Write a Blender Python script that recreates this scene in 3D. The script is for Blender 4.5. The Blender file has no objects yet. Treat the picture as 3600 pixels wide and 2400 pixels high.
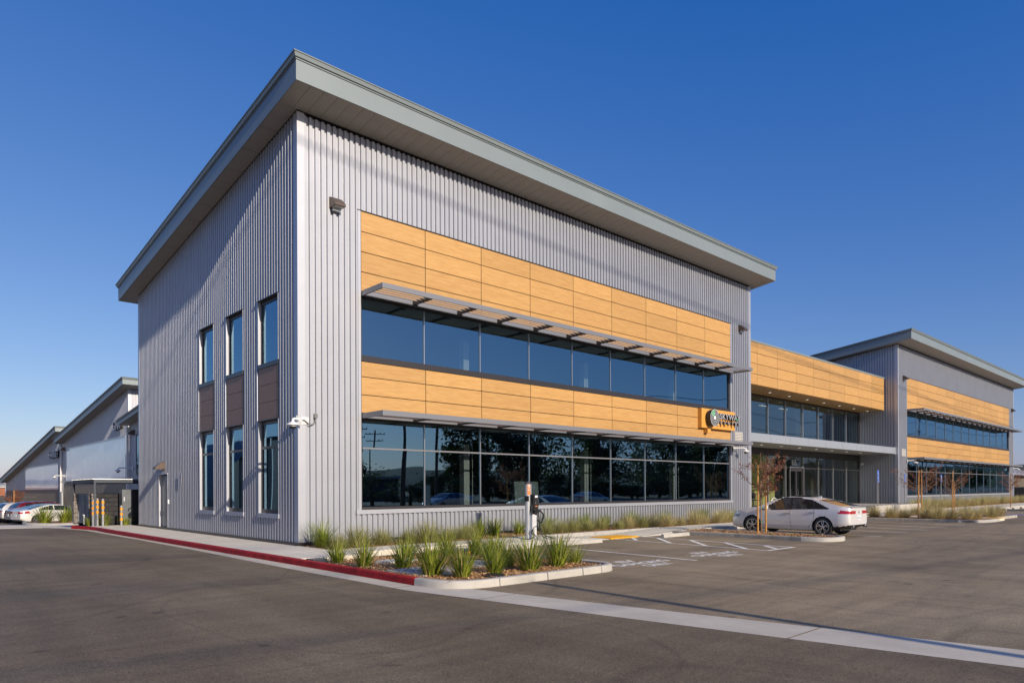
import bpy, bmesh, math, random
from mathutils import Vector, Matrix, Euler, noise as mnoise

R = math.radians
scene = bpy.context.scene
COL = scene.collection
rnd = random.Random(7)

# ------------------------------------------------------------------ camera
cam_data = bpy.data.cameras.new('camera')
cam = bpy.data.objects.new('camera', cam_data)
COL.objects.link(cam)
cam_data.sensor_fit = 'HORIZONTAL'
cam_data.sensor_width = 36.0
cam_data.lens = 24.447
cam_data.shift_x = -0.0002
cam_data.shift_y = 0.1429
cam_data.clip_start = 0.1
cam_data.clip_end = 12000
YAW, PITCH, ROLL = 0.7471, 0.002, -0.0041
fw = Vector((math.sin(YAW) * math.cos(PITCH), math.cos(YAW) * math.cos(PITCH), math.sin(PITCH)))
rt = Vector((math.cos(YAW), -math.sin(YAW), 0))
up = rt.cross(fw)
r2 = rt * math.cos(ROLL) + up * math.sin(ROLL)
u2 = up * math.cos(ROLL) - rt * math.sin(ROLL)
M = Matrix(((r2.x, u2.x, -fw.x, -8.9044), (r2.y, u2.y, -fw.y, -18.5009), (r2.z, u2.z, -fw.z, 1.5299), (0, 0, 0, 1)))
cam.matrix_world = M
scene.camera = cam
scene.render.resolution_x = 1024
scene.render.resolution_y = 682

# ------------------------------------------------------------------ sky, sun, exposure
SUN_TO = Vector((-0.062, -1.0, 0.405)).normalized()
world = bpy.data.worlds.new('World')
scene.world = world
world.use_nodes = True
wn = world.node_tree
bgn = wn.nodes['Background']
sky = wn.nodes.new('ShaderNodeTexSky')
sky.sky_type = 'NISHITA'
sky.sun_disc = False
sky.sun_elevation = math.asin(SUN_TO.z)
sky.sun_rotation = math.atan2(SUN_TO.x, SUN_TO.y)
sky.altitude = 0
sky.air_density = 1.0
sky.dust_density = 0.6
sky.ozone_density = 3.5
# deepen the blue evenly over the whole sky, as the photograph's clear air shows it
deep = wn.nodes.new('ShaderNodeVectorMath')
deep.operation = 'MULTIPLY_ADD'
deep.inputs[1].default_value = (1.0, 0.83, 0.68)
deep.inputs[2].default_value = (-0.50, 0.02, 2.2)
floor_ = wn.nodes.new('ShaderNodeVectorMath')
floor_.operation = 'MAXIMUM'
floor_.inputs[1].default_value = (0.05, 0.05, 0.05)
wn.links.new(sky.outputs[0], deep.inputs[0])
wn.links.new(deep.outputs[0], floor_.inputs[0])
wn.links.new(floor_.outputs[0], bgn.inputs[0])
bgn.inputs[1].default_value = 0.11
sun_d = bpy.data.lights.new('sun', 'SUN')
sun_d.energy = 5.0
sun_d.angle = R(0.53)
sun_d.color = (1.0, 0.87, 0.70)
sun = bpy.data.objects.new('sun', sun_d)
sun.rotation_euler = (-SUN_TO).to_track_quat('-Z', 'Y').to_euler()
sun.location = (0, -60, 60)
COL.objects.link(sun)
scene.view_settings.view_transform = 'Standard'
scene.view_settings.look = 'None'
scene.view_settings.gamma = 1
scene.view_settings.exposure = 0.0
scene.view_settings.use_curve_mapping = False
scene.render.engine = 'CYCLES'
scene.cycles.max_bounces = 8
scene.cycles.transparent_max_bounces = 12
scene.cycles.sample_clamp_indirect = 6

# ------------------------------------------------------------------ materials
MATS = {}


def mat(name, col, rough=0.6, metal=0.0, spec=0.5, nscale=None, namt=0.0, bump=0.0, bscale=60.0, coat=0.0,
        stretch=None, detail=4.0, col2=None, objrand=0.0):
    """procedural principled material: noise-varied colour, fine bump, optional per-object shift"""
    if name in MATS:
        return MATS[name]
    m = bpy.data.materials.new(name)
    m.use_nodes = True
    nt = m.node_tree
    p = nt.nodes['Principled BSDF']
    p.inputs['Base Color'].default_value = (*col, 1)
    p.inputs['Roughness'].default_value = rough
    p.inputs['Metallic'].default_value = metal
    p.inputs['Specular IOR Level'].default_value = spec
    p.inputs['Coat Weight'].default_value = coat
    p.inputs['Coat Roughness'].default_value = 0.03
    tc = nt.nodes.new('ShaderNodeTexCoord')
    geo = nt.nodes.new('ShaderNodeNewGeometry')
    vec = geo.outputs['Position']
    if stretch:
        mp = nt.nodes.new('ShaderNodeMapping')
        mp.inputs['Scale'].default_value = stretch
        nt.links.new(vec, mp.inputs['Vector'])
        vec = mp.outputs[0]
    out = None
    if nscale:
        n = nt.nodes.new('ShaderNodeTexNoise')
        n.inputs['Scale'].default_value = nscale
        n.inputs['Detail'].default_value = detail
        n.inputs['Roughness'].default_value = 0.6
        nt.links.new(vec, n.inputs['Vector'])
        rp = nt.nodes.new('ShaderNodeValToRGB')
        c2 = col2 if col2 else tuple(max(0, c * (1 - namt)) for c in col)
        c1 = col if col2 else tuple(min(1, c * (1 + namt * 0.6)) for c in col)
        rp.color_ramp.elements[0].position = 0.32
        rp.color_ramp.elements[1].position = 0.68
        rp.color_ramp.elements[0].color = (*c2, 1)
        rp.color_ramp.elements[1].color = (*c1, 1)
        nt.links.new(n.outputs['Fac'], rp.inputs[0])
        out = rp.outputs[0]
    if objrand:
        oi = nt.nodes.new('ShaderNodeObjectInfo')
        hs = nt.nodes.new('ShaderNodeHueSaturation')
        mr = nt.nodes.new('ShaderNodeMapRange')
        mr.inputs['To Min'].default_value = 1 - objrand
        mr.inputs['To Max'].default_value = 1 + objrand
        nt.links.new(oi.outputs['Random'], mr.inputs['Value'])
        nt.links.new(mr.outputs[0], hs.inputs['Value'])
        if out:
            nt.links.new(out, hs.inputs['Color'])
        else:
            hs.inputs['Color'].default_value = (*col, 1)
        out = hs.outputs[0]
    if out:
        nt.links.new(out, p.inputs['Base Color'])
    if bump:
        n2 = nt.nodes.new('ShaderNodeTexNoise')
        n2.inputs['Scale'].default_value = bscale
        n2.inputs['Detail'].default_value = 3
        nt.links.new(vec, n2.inputs['Vector'])
        b = nt.nodes.new('ShaderNodeBump')
        b.inputs['Strength'].default_value = bump
        b.inputs['Distance'].default_value = 0.02
        nt.links.new(n2.outputs['Fac'], b.inputs['Height'])
        nt.links.new(b.outputs[0], p.inputs['Normal'])
    MATS[name] = m
    return m


def emat(name, col, strength):
    m = bpy.data.materials.new(name)
    m.use_nodes = True
    p = m.node_tree.nodes['Principled BSDF']
    p.inputs['Base Color'].default_value = (*col, 1)
    p.inputs['Emission Color'].default_value = (*col, 1)
    p.inputs['Emission Strength'].default_value = strength
    MATS[name] = m
    return m


def glass_mat(name, ior, refl, trans):
    """coated architectural glass: fresnel mirror over a tinted clear pane"""
    m = bpy.data.materials.new(name)
    m.use_nodes = True
    nt = m.node_tree
    for n in list(nt.nodes):
        if n.type == 'BSDF_PRINCIPLED':
            nt.nodes.remove(n)
    out = [n for n in nt.nodes if n.type == 'OUTPUT_MATERIAL'][0]
    mix = nt.nodes.new('ShaderNodeMixShader')
    g = nt.nodes.new('ShaderNodeBsdfGlossy')
    g.inputs['Color'].default_value = (*refl, 1)
    g.inputs['Roughness'].default_value = 0.0
    t = nt.nodes.new('ShaderNodeBsdfTransparent')
    t.inputs['Color'].default_value = (*trans, 1)
    # Schlick reflectance, the same from both sides of the sheet
    r0 = ((ior - 1) / (ior + 1)) ** 2
    lw = nt.nodes.new('ShaderNodeLayerWeight')
    pw = nt.nodes.new('ShaderNodeMath')
    pw.operation = 'POWER'
    pw.inputs[1].default_value = 5
    nt.links.new(lw.outputs['Facing'], pw.inputs[0])
    f = nt.nodes.new('ShaderNodeMath')
    f.operation = 'MULTIPLY_ADD'
    f.inputs[1].default_value = 1 - r0
    f.inputs[2].default_value = r0
    nt.links.new(pw.outputs[0], f.inputs[0])
    # each pane bows very slightly
    oi = nt.nodes.new('ShaderNodeObjectInfo')
    geo = nt.nodes.new('ShaderNodeNewGeometry')
    n = nt.nodes.new('ShaderNodeTexNoise')
    n.noise_dimensions = '4D'
    n.inputs['Scale'].default_value = 0.45
    n.inputs['Detail'].default_value = 0.0
    nt.links.new(geo.outputs['Position'], n.inputs['Vector'])
    ml = nt.nodes.new('ShaderNodeMath')
    ml.operation = 'MULTIPLY'
    ml.inputs[1].default_value = 40
    nt.links.new(oi.outputs['Random'], ml.inputs[0])
    nt.links.new(ml.outputs[0], n.inputs['W'])
    b = nt.nodes.new('ShaderNodeBump')
    b.inputs['Strength'].default_value = 0.5
    b.inputs['Distance'].default_value = 0.02
    nt.links.new(n.outputs['Fac'], b.inputs['Height'])
    nt.links.new(b.outputs[0], g.inputs['Normal'])
    nt.links.new(f.outputs[0], mix.inputs[0])
    nt.links.new(t.outputs[0], mix.inputs[1])
    nt.links.new(g.outputs[0], mix.inputs[2])
    nt.links.new(mix.outputs[0], out.inputs[0])
    MATS[name] = m
    return m


def wood_mat(name, ca, cb):
    """wood-look cladding board: long horizontal grain, each board shifted"""
    m = bpy.data.materials.new(name)
    m.use_nodes = True
    nt = m.node_tree
    p = nt.nodes['Principled BSDF']
    p.inputs['Roughness'].default_value = 0.55
    tc = nt.nodes.new('ShaderNodeTexCoord')
    oi = nt.nodes.new('ShaderNodeObjectInfo')
    mul = nt.nodes.new('ShaderNodeVectorMath')
    mul.operation = 'MULTIPLY_ADD'
    mul.inputs[1].default_value = (37, 11, 53)
    nt.links.new(oi.outputs['Random'], mul.inputs[0])
    nt.links.new(tc.outputs['Object'], mul.inputs[2])
    mp = nt.nodes.new('ShaderNodeMapping')
    mp.inputs['Scale'].default_value = (1.1, 1.1, 14)
    nt.links.new(mul.outputs[0], mp.inputs['Vector'])
    n = nt.nodes.new('ShaderNodeTexNoise')
    n.inputs['Scale'].default_value = 1.6
    n.inputs['Detail'].default_value = 6
    n.inputs['Roughness'].default_value = 0.65
    n.inputs['Distortion'].default_value = 0.6
    nt.links.new(mp.outputs[0], n.inputs['Vector'])
    rp = nt.nodes.new('ShaderNodeValToRGB')
    rp.color_ramp.elements[0].position = 0.3
    rp.color_ramp.elements[1].position = 0.72
    rp.color_ramp.elements[0].color = (*cb, 1)
    rp.color_ramp.elements[1].color = (*ca, 1)
    nt.links.new(n.outputs['Fac'], rp.inputs[0])
    hs = nt.nodes.new('ShaderNodeHueSaturation')
    mr = nt.nodes.new('ShaderNodeMapRange')
    mr.inputs['To Min'].default_value = 0.90
    mr.inputs['To Max'].default_value = 1.07
    nt.links.new(oi.outputs['Random'], mr.inputs['Value'])
    nt.links.new(mr.outputs[0], hs.inputs['Value'])
    nt.links.new(rp.outputs[0], hs.inputs['Color'])
    nt.links.new(hs.outputs[0], p.inputs['Base Color'])
    MATS[name] = m
    return m


def leaf_mat(name, ca, cb, trans=0.3, dead=None):
    """leaf or blade: colour from the per-blade attribute 'tone', some light through it"""
    m = bpy.data.materials.new(name)
    m.use_nodes = True
    nt = m.node_tree
    p = nt.nodes['Principled BSDF']
    p.inputs['Roughness'].default_value = 0.5
    at = nt.nodes.new('ShaderNodeAttribute')
    at.attribute_name = 'tone'
    rp = nt.nodes.new('ShaderNodeValToRGB')
    rp.color_ramp.elements[0].color = (*ca, 1)
    rp.color_ramp.elements[1].color = (*cb, 1)
    if dead:
        rp.color_ramp.elements[1].position = 0.9
        el = rp.color_ramp.elements.new(0.97)
        el.color = (*dead, 1)
    nt.links.new(at.outputs['Fac'], rp.inputs[0])
    nt.links.new(rp.outputs[0], p.inputs['Base Color'])
    tr = nt.nodes.new('ShaderNodeBsdfTranslucent')
    nt.links.new(rp.outputs[0], tr.inputs['Color'])
    mx = nt.nodes.new('ShaderNodeMixShader')
    mx.inputs[0].default_value = trans
    out = [n for n in nt.nodes if n.type == 'OUTPUT_MATERIAL'][0]
    nt.links.new(p.outputs[0], mx.inputs[1])
    nt.links.new(tr.outputs[0], mx.inputs[2])
    nt.links.new(mx.outputs[0], out.inputs[0])
    MATS[name] = m
    return m


def asphalt_mat(name, k=1.0):
    m = bpy.data.materials.new(name)
    m.use_nodes = True
    nt = m.node_tree
    p = nt.nodes['Principled BSDF']
    p.inputs['Roughness'].default_value = 0.8
    p.inputs['Specular IOR Level'].default_value = 0.3
    geo = nt.nodes.new('ShaderNodeNewGeometry')

    def noise(scale, detail, stretch=None, dist=0.0):
        v = geo.outputs['Position']
        if stretch:
            mp = nt.nodes.new('ShaderNodeMapping')
            mp.inputs['Rotation'].default_value = (0, 0, R(stretch[3]))
            mp.inputs['Scale'].default_value = stretch[:3]
            nt.links.new(v, mp.inputs['Vector'])
            v = mp.outputs[0]
        n = nt.nodes.new('ShaderNodeTexNoise')
        n.inputs['Scale'].default_value = scale
        n.inputs['Detail'].default_value = detail
        n.inputs['Distortion'].default_value = dist
        nt.links.new(v, n.inputs['Vector'])
        return n.outputs['Fac']

    def ramp(fac, p0, c0, p1, c1):
        r = nt.nodes.new('ShaderNodeValToRGB')
        r.color_ramp.elements[0].position = p0
        r.color_ramp.elements[1].position = p1
        r.color_ramp.elements[0].color = (*c0, 1)
        r.color_ramp.elements[1].color = (*c1, 1)
        nt.links.new(fac, r.inputs[0])
        return r.outputs[0]

    def mult(a, b, f=1.0):
        x = nt.nodes.new('ShaderNodeMixRGB')
        x.blend_type = 'MULTIPLY'
        x.inputs[0].default_value = f
        nt.links.new(a, x.inputs[1])
        nt.links.new(b, x.inputs[2])
        return x.outputs[0]
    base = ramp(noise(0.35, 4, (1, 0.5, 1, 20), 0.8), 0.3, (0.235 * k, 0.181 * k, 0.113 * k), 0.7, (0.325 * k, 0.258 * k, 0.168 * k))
    grain = ramp(noise(60, 3), 0.28, (0.52, 0.52, 0.52), 0.72, (1.42, 1.42, 1.42))
    streak = ramp(noise(1.3, 5, (0.28, 1.6, 1, -38), 1.2), 0.34, (0.84, 0.84, 0.85), 0.62, (1.05, 1.05, 1.04))
    streak2 = ramp(noise(0.9, 4, (1.8, 0.25, 1, 12), 0.7), 0.36, (0.87, 0.87, 0.87), 0.62, (1.05, 1.05, 1.05))
    speck = ramp(noise(26, 1), 0.24, (0.5, 0.5, 0.5), 0.32, (1, 1, 1))
    light = ramp(noise(34, 0), 0.77, (1, 1, 1), 0.8, (1.7, 1.65, 1.6))
    # faint tyre arcs: contour lines of slow noise
    def arcs(scale, off, w):
        f = noise(scale, 0, (1, 0.7, 1, off), 0.0)
        s = nt.nodes.new('ShaderNodeMath')
        s.operation = 'SUBTRACT'
        s.inputs[1].default_value = 0.5
        nt.links.new(f, s.inputs[0])
        ab = nt.nodes.new('ShaderNodeMath')
        ab.operation = 'ABSOLUTE'
        nt.links.new(s.outputs[0], ab.inputs[0])
        return ramp(ab.outputs[0], 0.0, (0.80, 0.80, 0.81), w, (1, 1, 1))
    # old drips and a few patched, darker areas
    drip = ramp(noise(2.3, 1), 0.74, (1, 1, 1), 0.80, (0.62, 0.62, 0.63))
    patchy = ramp(noise(0.12, 2, (1, 1, 1, 40)), 0.42, (0.84, 0.84, 0.85), 0.58, (1.04, 1.04, 1.03))
    c = mult(mult(mult(mult(mult(base, grain), streak), streak2), speck), light)
    c = mult(mult(mult(mult(c, arcs(0.16, 25, 0.006)), arcs(0.22, -50, 0.005)), drip), patchy)
    nt.links.new(c, p.inputs['Base Color'])
    b = nt.nodes.new('ShaderNodeBump')
    b.inputs['Strength'].default_value = 0.5
    b.inputs['Distance'].default_value = 0.006
    nt.links.new(noise(90, 2), b.inputs['Height'])
    nt.links.new(b.outputs[0], p.inputs['Normal'])
    MATS[name] = m
    return m


clad = mat('silver_cladding', (0.40, 0.415, 0.46), 0.5, 0.62, nscale=0.8, namt=0.05, bump=0.02, bscale=1.6)
trim = mat('silver_trim', (0.47, 0.485, 0.53), 0.48, 0.6, nscale=0.9, namt=0.05, bump=0.03, bscale=3)
clad_brown = mat('bronze_cladding', (0.20, 0.175, 0.15), 0.42, 0.4, nscale=1.0, namt=0.1)
roofm = mat('grey_green_metal', (0.228, 0.268, 0.278), 0.42, 0.15, nscale=0.5, namt=0.05, bump=0.03, bscale=2)
soffm = mat('soffit_metal', (0.34, 0.325, 0.30), 0.5, 0.1, nscale=3, namt=0.05)
wood = wood_mat('wood_cladding', (0.56, 0.332, 0.118), (0.42, 0.222, 0.068))
browp = mat('brown_panel', (0.34, 0.215, 0.145), 0.6, nscale=6, namt=0.18, stretch=(1, 1, 8))
framem = mat('dark_bronze_frame', (0.055, 0.05, 0.052), 0.35, 0.4)
mull = mat('aluminium_mullion', (0.52, 0.52, 0.53), 0.3, 0.8)
awn = mat('awning_grey', (0.235, 0.24, 0.26), 0.4, 0.35)
awn_blade = mat('awning_blade_grey', (0.36, 0.35, 0.35), 0.4, 0.3)
canm = mat('canopy_panel_grey', (0.40, 0.43, 0.47), 0.3, 0.35)
black = mat('black_void', (0.008, 0.008, 0.009), 0.7)
blackp = mat('black_plastic', (0.016, 0.016, 0.017), 0.4)
white = mat('white_paint', (0.78, 0.78, 0.77), 0.4)
offw = mat('interior_white', (0.82, 0.83, 0.79), 0.6)
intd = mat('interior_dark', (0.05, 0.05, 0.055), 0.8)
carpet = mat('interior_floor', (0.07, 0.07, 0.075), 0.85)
inty = mat('interior_yellow_wall', (0.62, 0.60, 0.27), 0.7)
glass = glass_mat('blue_coated_glass', 3.6, (0.47, 0.78, 1.0), (0.42, 0.48, 0.48))
glassl = glass_mat('lobby_glass', 2.6, (0.70, 0.90, 1.0), (0.34, 0.38, 0.36))
glassd = glass_mat('clear_lobby_glass', 1.95, (0.80, 0.92, 1.0), (0.60, 0.64, 0.56))
poly = mat('translucent_sheet', (0.52, 0.66, 0.80), 0.2, 0.0, spec=1.0, nscale=1.2, namt=0.08, objrand=0.05, coat=0.6)
walkm = mat('pavement_concrete', (0.70, 0.64, 0.52), 0.8, nscale=1.4, namt=0.10, bump=0.1, bscale=90, detail=8)
conc = mat('concrete', (0.455, 0.43, 0.38), 0.8, nscale=2.2, namt=0.16, bump=0.15, bscale=90, detail=8)
concd = mat('weathered_concrete', (0.40, 0.37, 0.31), 0.85, nscale=3.5, namt=0.3, bump=0.2, bscale=70, detail=8)
concw = mat('gutter_concrete', (0.54, 0.49, 0.40), 0.8, nscale=1.5, namt=0.14, bump=0.15, bscale=90, detail=8)
redk = mat('red_kerb_paint', (0.36, 0.012, 0.014), 0.65, spec=0.25, nscale=5, namt=0.4, bump=0.2, bscale=40, detail=8)
asph = asphalt_mat('asphalt')
asph2 = asphalt_mat('dimmed_asphalt', 0.72)  # same asphalt, colour dimmed to stand in for the view darkening toward its bottom
dirt = mat('dry_ground', (0.16, 0.135, 0.10), 0.9, nscale=0.15, namt=0.3)
lines = mat('marking_paint', (0.86, 0.83, 0.76), 0.7, nscale=9, namt=0.22, detail=8)
yellow = mat('tactile_yellow', (0.70, 0.36, 0.02), 0.55, nscale=12, namt=0.15)
mulch = mat('bark_mulch', (0.42, 0.225, 0.095), 0.9, nscale=22, namt=0.6, bump=0.8, bscale=45, detail=8)
chipm = leaf_mat('mulch_chip', (0.20, 0.09, 0.04), (0.70, 0.44, 0.21), 0.0)
galv = mat('galvanised_steel', (0.50, 0.51, 0.52), 0.35, 0.75, nscale=14, namt=0.2)
orange = mat('orange_reflective', (0.80, 0.32, 0.012), 0.4)
orangel = mat('orange_label', (0.78, 0.20, 0.015), 0.5)
steel = mat('dark_steel', (0.055, 0.065, 0.085), 0.45, 0.5)
cmu = mat('dark_block', (0.03, 0.03, 0.035), 0.85, nscale=9, namt=0.3, bump=0.5, bscale=25, objrand=0.12)
stone = mat('split_stone', (0.24, 0.21, 0.185), 0.9, nscale=14, namt=0.6, bump=0.9, bscale=24, objrand=0.3)
gatem = mat('gate_steel', (0.20, 0.225, 0.25), 0.4, 0.6, nscale=3, namt=0.1)
cabm = mat('cabinet_steel', (0.23, 0.25, 0.27), 0.3, 0.6, nscale=1.4, namt=0.2)
bronze = mat('lamp_bronze', (0.13, 0.095, 0.075), 0.4, 0.5)
lens = mat('lamp_lens', (0.55, 0.56, 0.55), 0.15)
stakem = mat('stake_wood', (0.46, 0.22, 0.055), 0.7, nscale=8, namt=0.3, stretch=(3, 3, 0.6))
bark = mat('young_bark', (0.26, 0.17, 0.11), 0.8, nscale=18, namt=0.4)
barkd = mat('dark_bark', (0.10, 0.075, 0.055), 0.9, nscale=8, namt=0.4)
tie = mat('green_tie', (0.02, 0.22, 0.12), 0.5)
leafr = leaf_mat('red_brown_leaf', (0.10, 0.026, 0.018), (0.42, 0.16, 0.075), 0.25)
leafg = leaf_mat('evergreen_leaf', (0.022, 0.038, 0.014), (0.085, 0.105, 0.035), 0.2)
leafl = leaf_mat('light_leaf', (0.05, 0.075, 0.018), (0.16, 0.18, 0.06), 0.3)
bladeg = leaf_mat('green_blade', (0.055, 0.115, 0.012), (0.40, 0.44, 0.05), 0.35, (0.55, 0.42, 0.20))
bladeb = leaf_mat('blonde_blade', (0.30, 0.27, 0.095), (0.78, 0.66, 0.36), 0.35)
bladem = leaf_mat('olive_blade', (0.17, 0.19, 0.045), (0.60, 0.55, 0.24), 0.35)
tyre = mat('tyre_rubber', (0.018, 0.018, 0.019), 0.75)
rimm = mat('alloy_rim', (0.62, 0.62, 0.63), 0.25, 0.85)
rimd = mat('dark_rim', (0.02, 0.02, 0.022), 0.35, 0.5)
carglass = mat('car_glass', (0.012, 0.016, 0.020), 0.02, 0.0, spec=0.9)
taill = mat('tail_light', (0.42, 0.008, 0.012), 0.1, spec=0.8, coat=1.0)
headl = mat('head_light', (0.30, 0.30, 0.31), 0.06, 0.3, coat=1.0)
chrome = mat('chrome', (0.75, 0.75, 0.76), 0.12, 1.0)
paint_w = mat('pearl_white_paint', (0.72, 0.71, 0.705), 0.3, 0.15, coat=0.9)
paint_w2 = mat('white_coupe_paint', (0.72, 0.71, 0.68), 0.3, 0.1, coat=0.9)
paint_s = mat('silver_paint', (0.44, 0.44, 0.45), 0.28, 0.6, coat=0.9)
paint_r = mat('red_paint', (0.13, 0.007, 0.012), 0.28, 0.2, coat=0.9)
paint_g = mat('light_grey_paint', (0.60, 0.59, 0.57), 0.28, 0.3, coat=0.9)
paint_b = mat('blue_paint', (0.05, 0.09, 0.17), 0.28, 0.3, coat=0.9)
signb = mat('sign_blue', (0.015, 0.09, 0.45), 0.4)
signw = mat('sign_white', (0.75, 0.76, 0.78), 0.4)
signo = mat('sign_ochre', (0.66, 0.32, 0.065), 0.5)
signg = mat('sign_green', (0.012, 0.30, 0.09), 0.4)
letm = mat('letter_grey', (0.42, 0.425, 0.45), 0.4, 0.3)
letd = mat('letter_return', (0.02, 0.02, 0.022), 0.5)
louv = mat('louvre_beige', (0.52, 0.50, 0.45), 0.5)
redt = mat('notice_red', (0.42, 0.05, 0.05), 0.5)
lamp_on = emat('downlight_glow', (1.0, 0.92, 0.78), 1.2)
lobby_fill = emat('lobby_fill_glow', (1.0, 0.93, 0.72), 9.0)  # glow of unseen panels added to brighten the lower lobby
hillm = mat('hill_scrub', (0.06, 0.07, 0.05), 0.95, nscale=0.004, namt=0.4)
terra = mat('rust_wall', (0.33, 0.12, 0.06), 0.8, nscale=0.6, namt=0.2)
fencem = mat('black_iron', (0.012, 0.012, 0.013), 0.5)


# ------------------------------------------------------------------ mesh helpers
class MB:
    def __init__(s):
        s.v = []
        s.f = []
        s.m = []
        s.tone = []

    def add(s, vs, fs, mi=0):
        b = len(s.v)
        s.v += [tuple(v) for v in vs]
        for f in fs:
            s.f.append([i + b for i in f])
            s.m.append(mi)

    def quad(s, a, b, c, d, mi=0):
        s.add((a, b, c, d), ((0, 1, 2, 3),), mi)

    def box(s, x0, x1, y0, y1, z0, z1, mi=0):
        s.add(((x0, y0, z0), (x1, y0, z0), (x1, y1, z0), (x0, y1, z0), (x0, y0, z1), (x1, y0, z1), (x1, y1, z1), (x0, y1, z1)),
              ((0, 3, 2, 1), (4, 5, 6, 7), (0, 1, 5, 4), (1, 2, 6, 5), (2, 3, 7, 6), (3, 0, 4, 7)), mi)

    def bbox(s, x0, x1, y0, y1, z0, z1, b=0.01, mi=0):
        """box with bevelled top edges"""
        lo = [(x0, y0, z0), (x1, y0, z0), (x1, y1, z0), (x0, y1, z0)]
        mid = [(x0, y0, z1 - b), (x1, y0, z1 - b), (x1, y1, z1 - b), (x0, y1, z1 - b)]
        top = [(x0 + b, y0 + b, z1), (x1 - b, y0 + b, z1), (x1 - b, y1 - b, z1), (x0 + b, y1 - b, z1)]
        s.loft([lo, mid, top], True, mi)
        k = len(s.v)
        s.f.append([k - 4, k - 3, k - 2, k - 1])
        s.m.append(mi)

    def loft(s, loops, closed=True, mi=0, cap=False):
        b = len(s.v)
        n = len(loops[0])
        for l in loops:
            s.v += [tuple(p) for p in l]
        for i in range(len(loops) - 1):
            for j in range(n if closed else n - 1):
                k = (j + 1) % n
                s.f.append([b + i * n + j, b + i * n + k, b + (i + 1) * n + k, b + (i + 1) * n + j])
                s.m.append(mi)
        if cap:
            s.f.append([b + j for j in reversed(range(n))])
            s.m.append(mi)
            s.f.append([b + (len(loops) - 1) * n + j for j in range(n)])
            s.m.append(mi)

    def prism(s, poly, z0, z1, mi=0):
        """vertical prism from an xy polygon (counter-clockwise)"""
        s.loft([[(x, y, z0) for x, y in poly], [(x, y, z1) for x, y in poly]], True, mi, True)

    def tube(s, pts, r, n=8, mi=0, cap=True):
        pts = [Vector(p) for p in pts]
        rs = r if isinstance(r, (list, tuple)) else [r] * len(pts)
        loops = []
        prev = None
        for i, p in enumerate(pts):
            d = (pts[min(i + 1, len(pts) - 1)] - pts[max(i - 1, 0)])
            if d.length < 1e-9:
                d = Vector((0, 0, 1))
            d.normalize()
            if prev is None:
                a = d.orthogonal().normalized()
            else:
                a = (prev - d * prev.dot(d))
                a = a.normalized() if a.length > 1e-6 else d.orthogonal().normalized()
            prev = a
            bb = d.cross(a)
            loops.append([p + (a * math.cos(2 * math.pi * k / n) + bb * math.sin(2 * math.pi * k / n)) * rs[i] for k in range(n)])
        s.loft(loops, True, mi, cap)

    def lathe(s, prof, c, axis='z', n=20, mi=0, cap=True):
        loops = []
        for r, h in prof:
            l = []
            for k in range(n):
                a = 2 * math.pi * k / n
                x, y = r * math.cos(a), r * math.sin(a)
                if axis == 'z':
                    l.append((c[0] + x, c[1] + y, c[2] + h))
                elif axis == 'x':
                    l.append((c[0] + h, c[1] + x, c[2] + y))
                else:
                    l.append((c[0] + y, c[1] + h, c[2] + x))
            loops.append(l)
        s.loft(loops, True, mi, cap)

    def mesh(s, name, mats, smooth=False):
        me = bpy.data.meshes.new(name)
        me.from_pydata(s.v, [], s.f)
        for m in (mats if isinstance(mats, (list, tuple)) else [mats]):
            me.materials.append(m)
        if len(set(s.m)) > 1:
            me.polygons.foreach_set('material_index', s.m)
        if smooth:
            me.polygons.foreach_set('use_smooth', [True] * len(me.polygons))
        if s.tone:
            at = me.attributes.new('tone', 'FLOAT', 'FACE')
            at.data.foreach_set('value', s.tone)
        me.update()
        return me

    def build(s, name, mats, parent=None, smooth=False, loc=None, fix=True):
        me = s.mesh(name, mats, smooth)
        if fix:
            bm = bmesh.new()
            bm.from_mesh(me)
            bmesh.ops.recalc_face_normals(bm, faces=bm.faces)
            bm.to_mesh(me)
            bm.free()
        return place(name, me, parent, loc)


def wloc(o):
    p = Vector(o.location)
    while o.parent:
        o = o.parent
        p += Vector(o.location)
    return p


def place(name, me, parent=None, loc=None):
    """link a mesh; without loc its vertices are world coordinates"""
    o = bpy.data.objects.new(name, me)
    COL.objects.link(o)
    if parent:
        o.parent = parent
        top = parent
        while top.parent:
            top = top.parent
        o.location = (Vector(loc) if loc is not None else Vector((0, 0, 0))) - (Vector((0, 0, 0)) if top.get('_local') else wloc(parent))
    elif loc is not None:
        o.location = loc
    return o


def tag(o, label=None, cat=None, group=None, kind=None):
    if label:
        o['label'] = label
    if cat:
        o['category'] = cat
    if group:
        o['group'] = group
    if kind:
        o['kind'] = kind
    return o


def thing(name, label, cat, loc=(0, 0, 0), group=None, rz=0.0):
    o = bpy.data.objects.new(name, None)
    COL.objects.link(o)
    o.location = loc
    o.rotation_euler = (0, 0, rz)
    o.empty_display_size = 0.2
    return tag(o, label, cat, group)


def struct(o):
    o['kind'] = 'structure'
    return o


def stuff(o):
    o['kind'] = 'stuff'
    return o


def clone(o, loc=None, rz=None, label=None, name=None):
    def rec(a, par):
        c = a.copy()
        COL.objects.link(c)
        if par:
            c.parent = par
            c.matrix_parent_inverse = a.matrix_parent_inverse
        for ch in kids.get(a.name, []):
            rec(ch, c)
        return c
    kids = {}
    for x in list(COL.objects):
        if x.parent:
            kids.setdefault(x.parent.name, []).append(x)
    c = rec(o, None)
    if loc is not None:
        c.location = loc
    if rz is not None:
        c.rotation_euler = (0, 0, rz)
    if label:
        c['label'] = label
    return c


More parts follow.
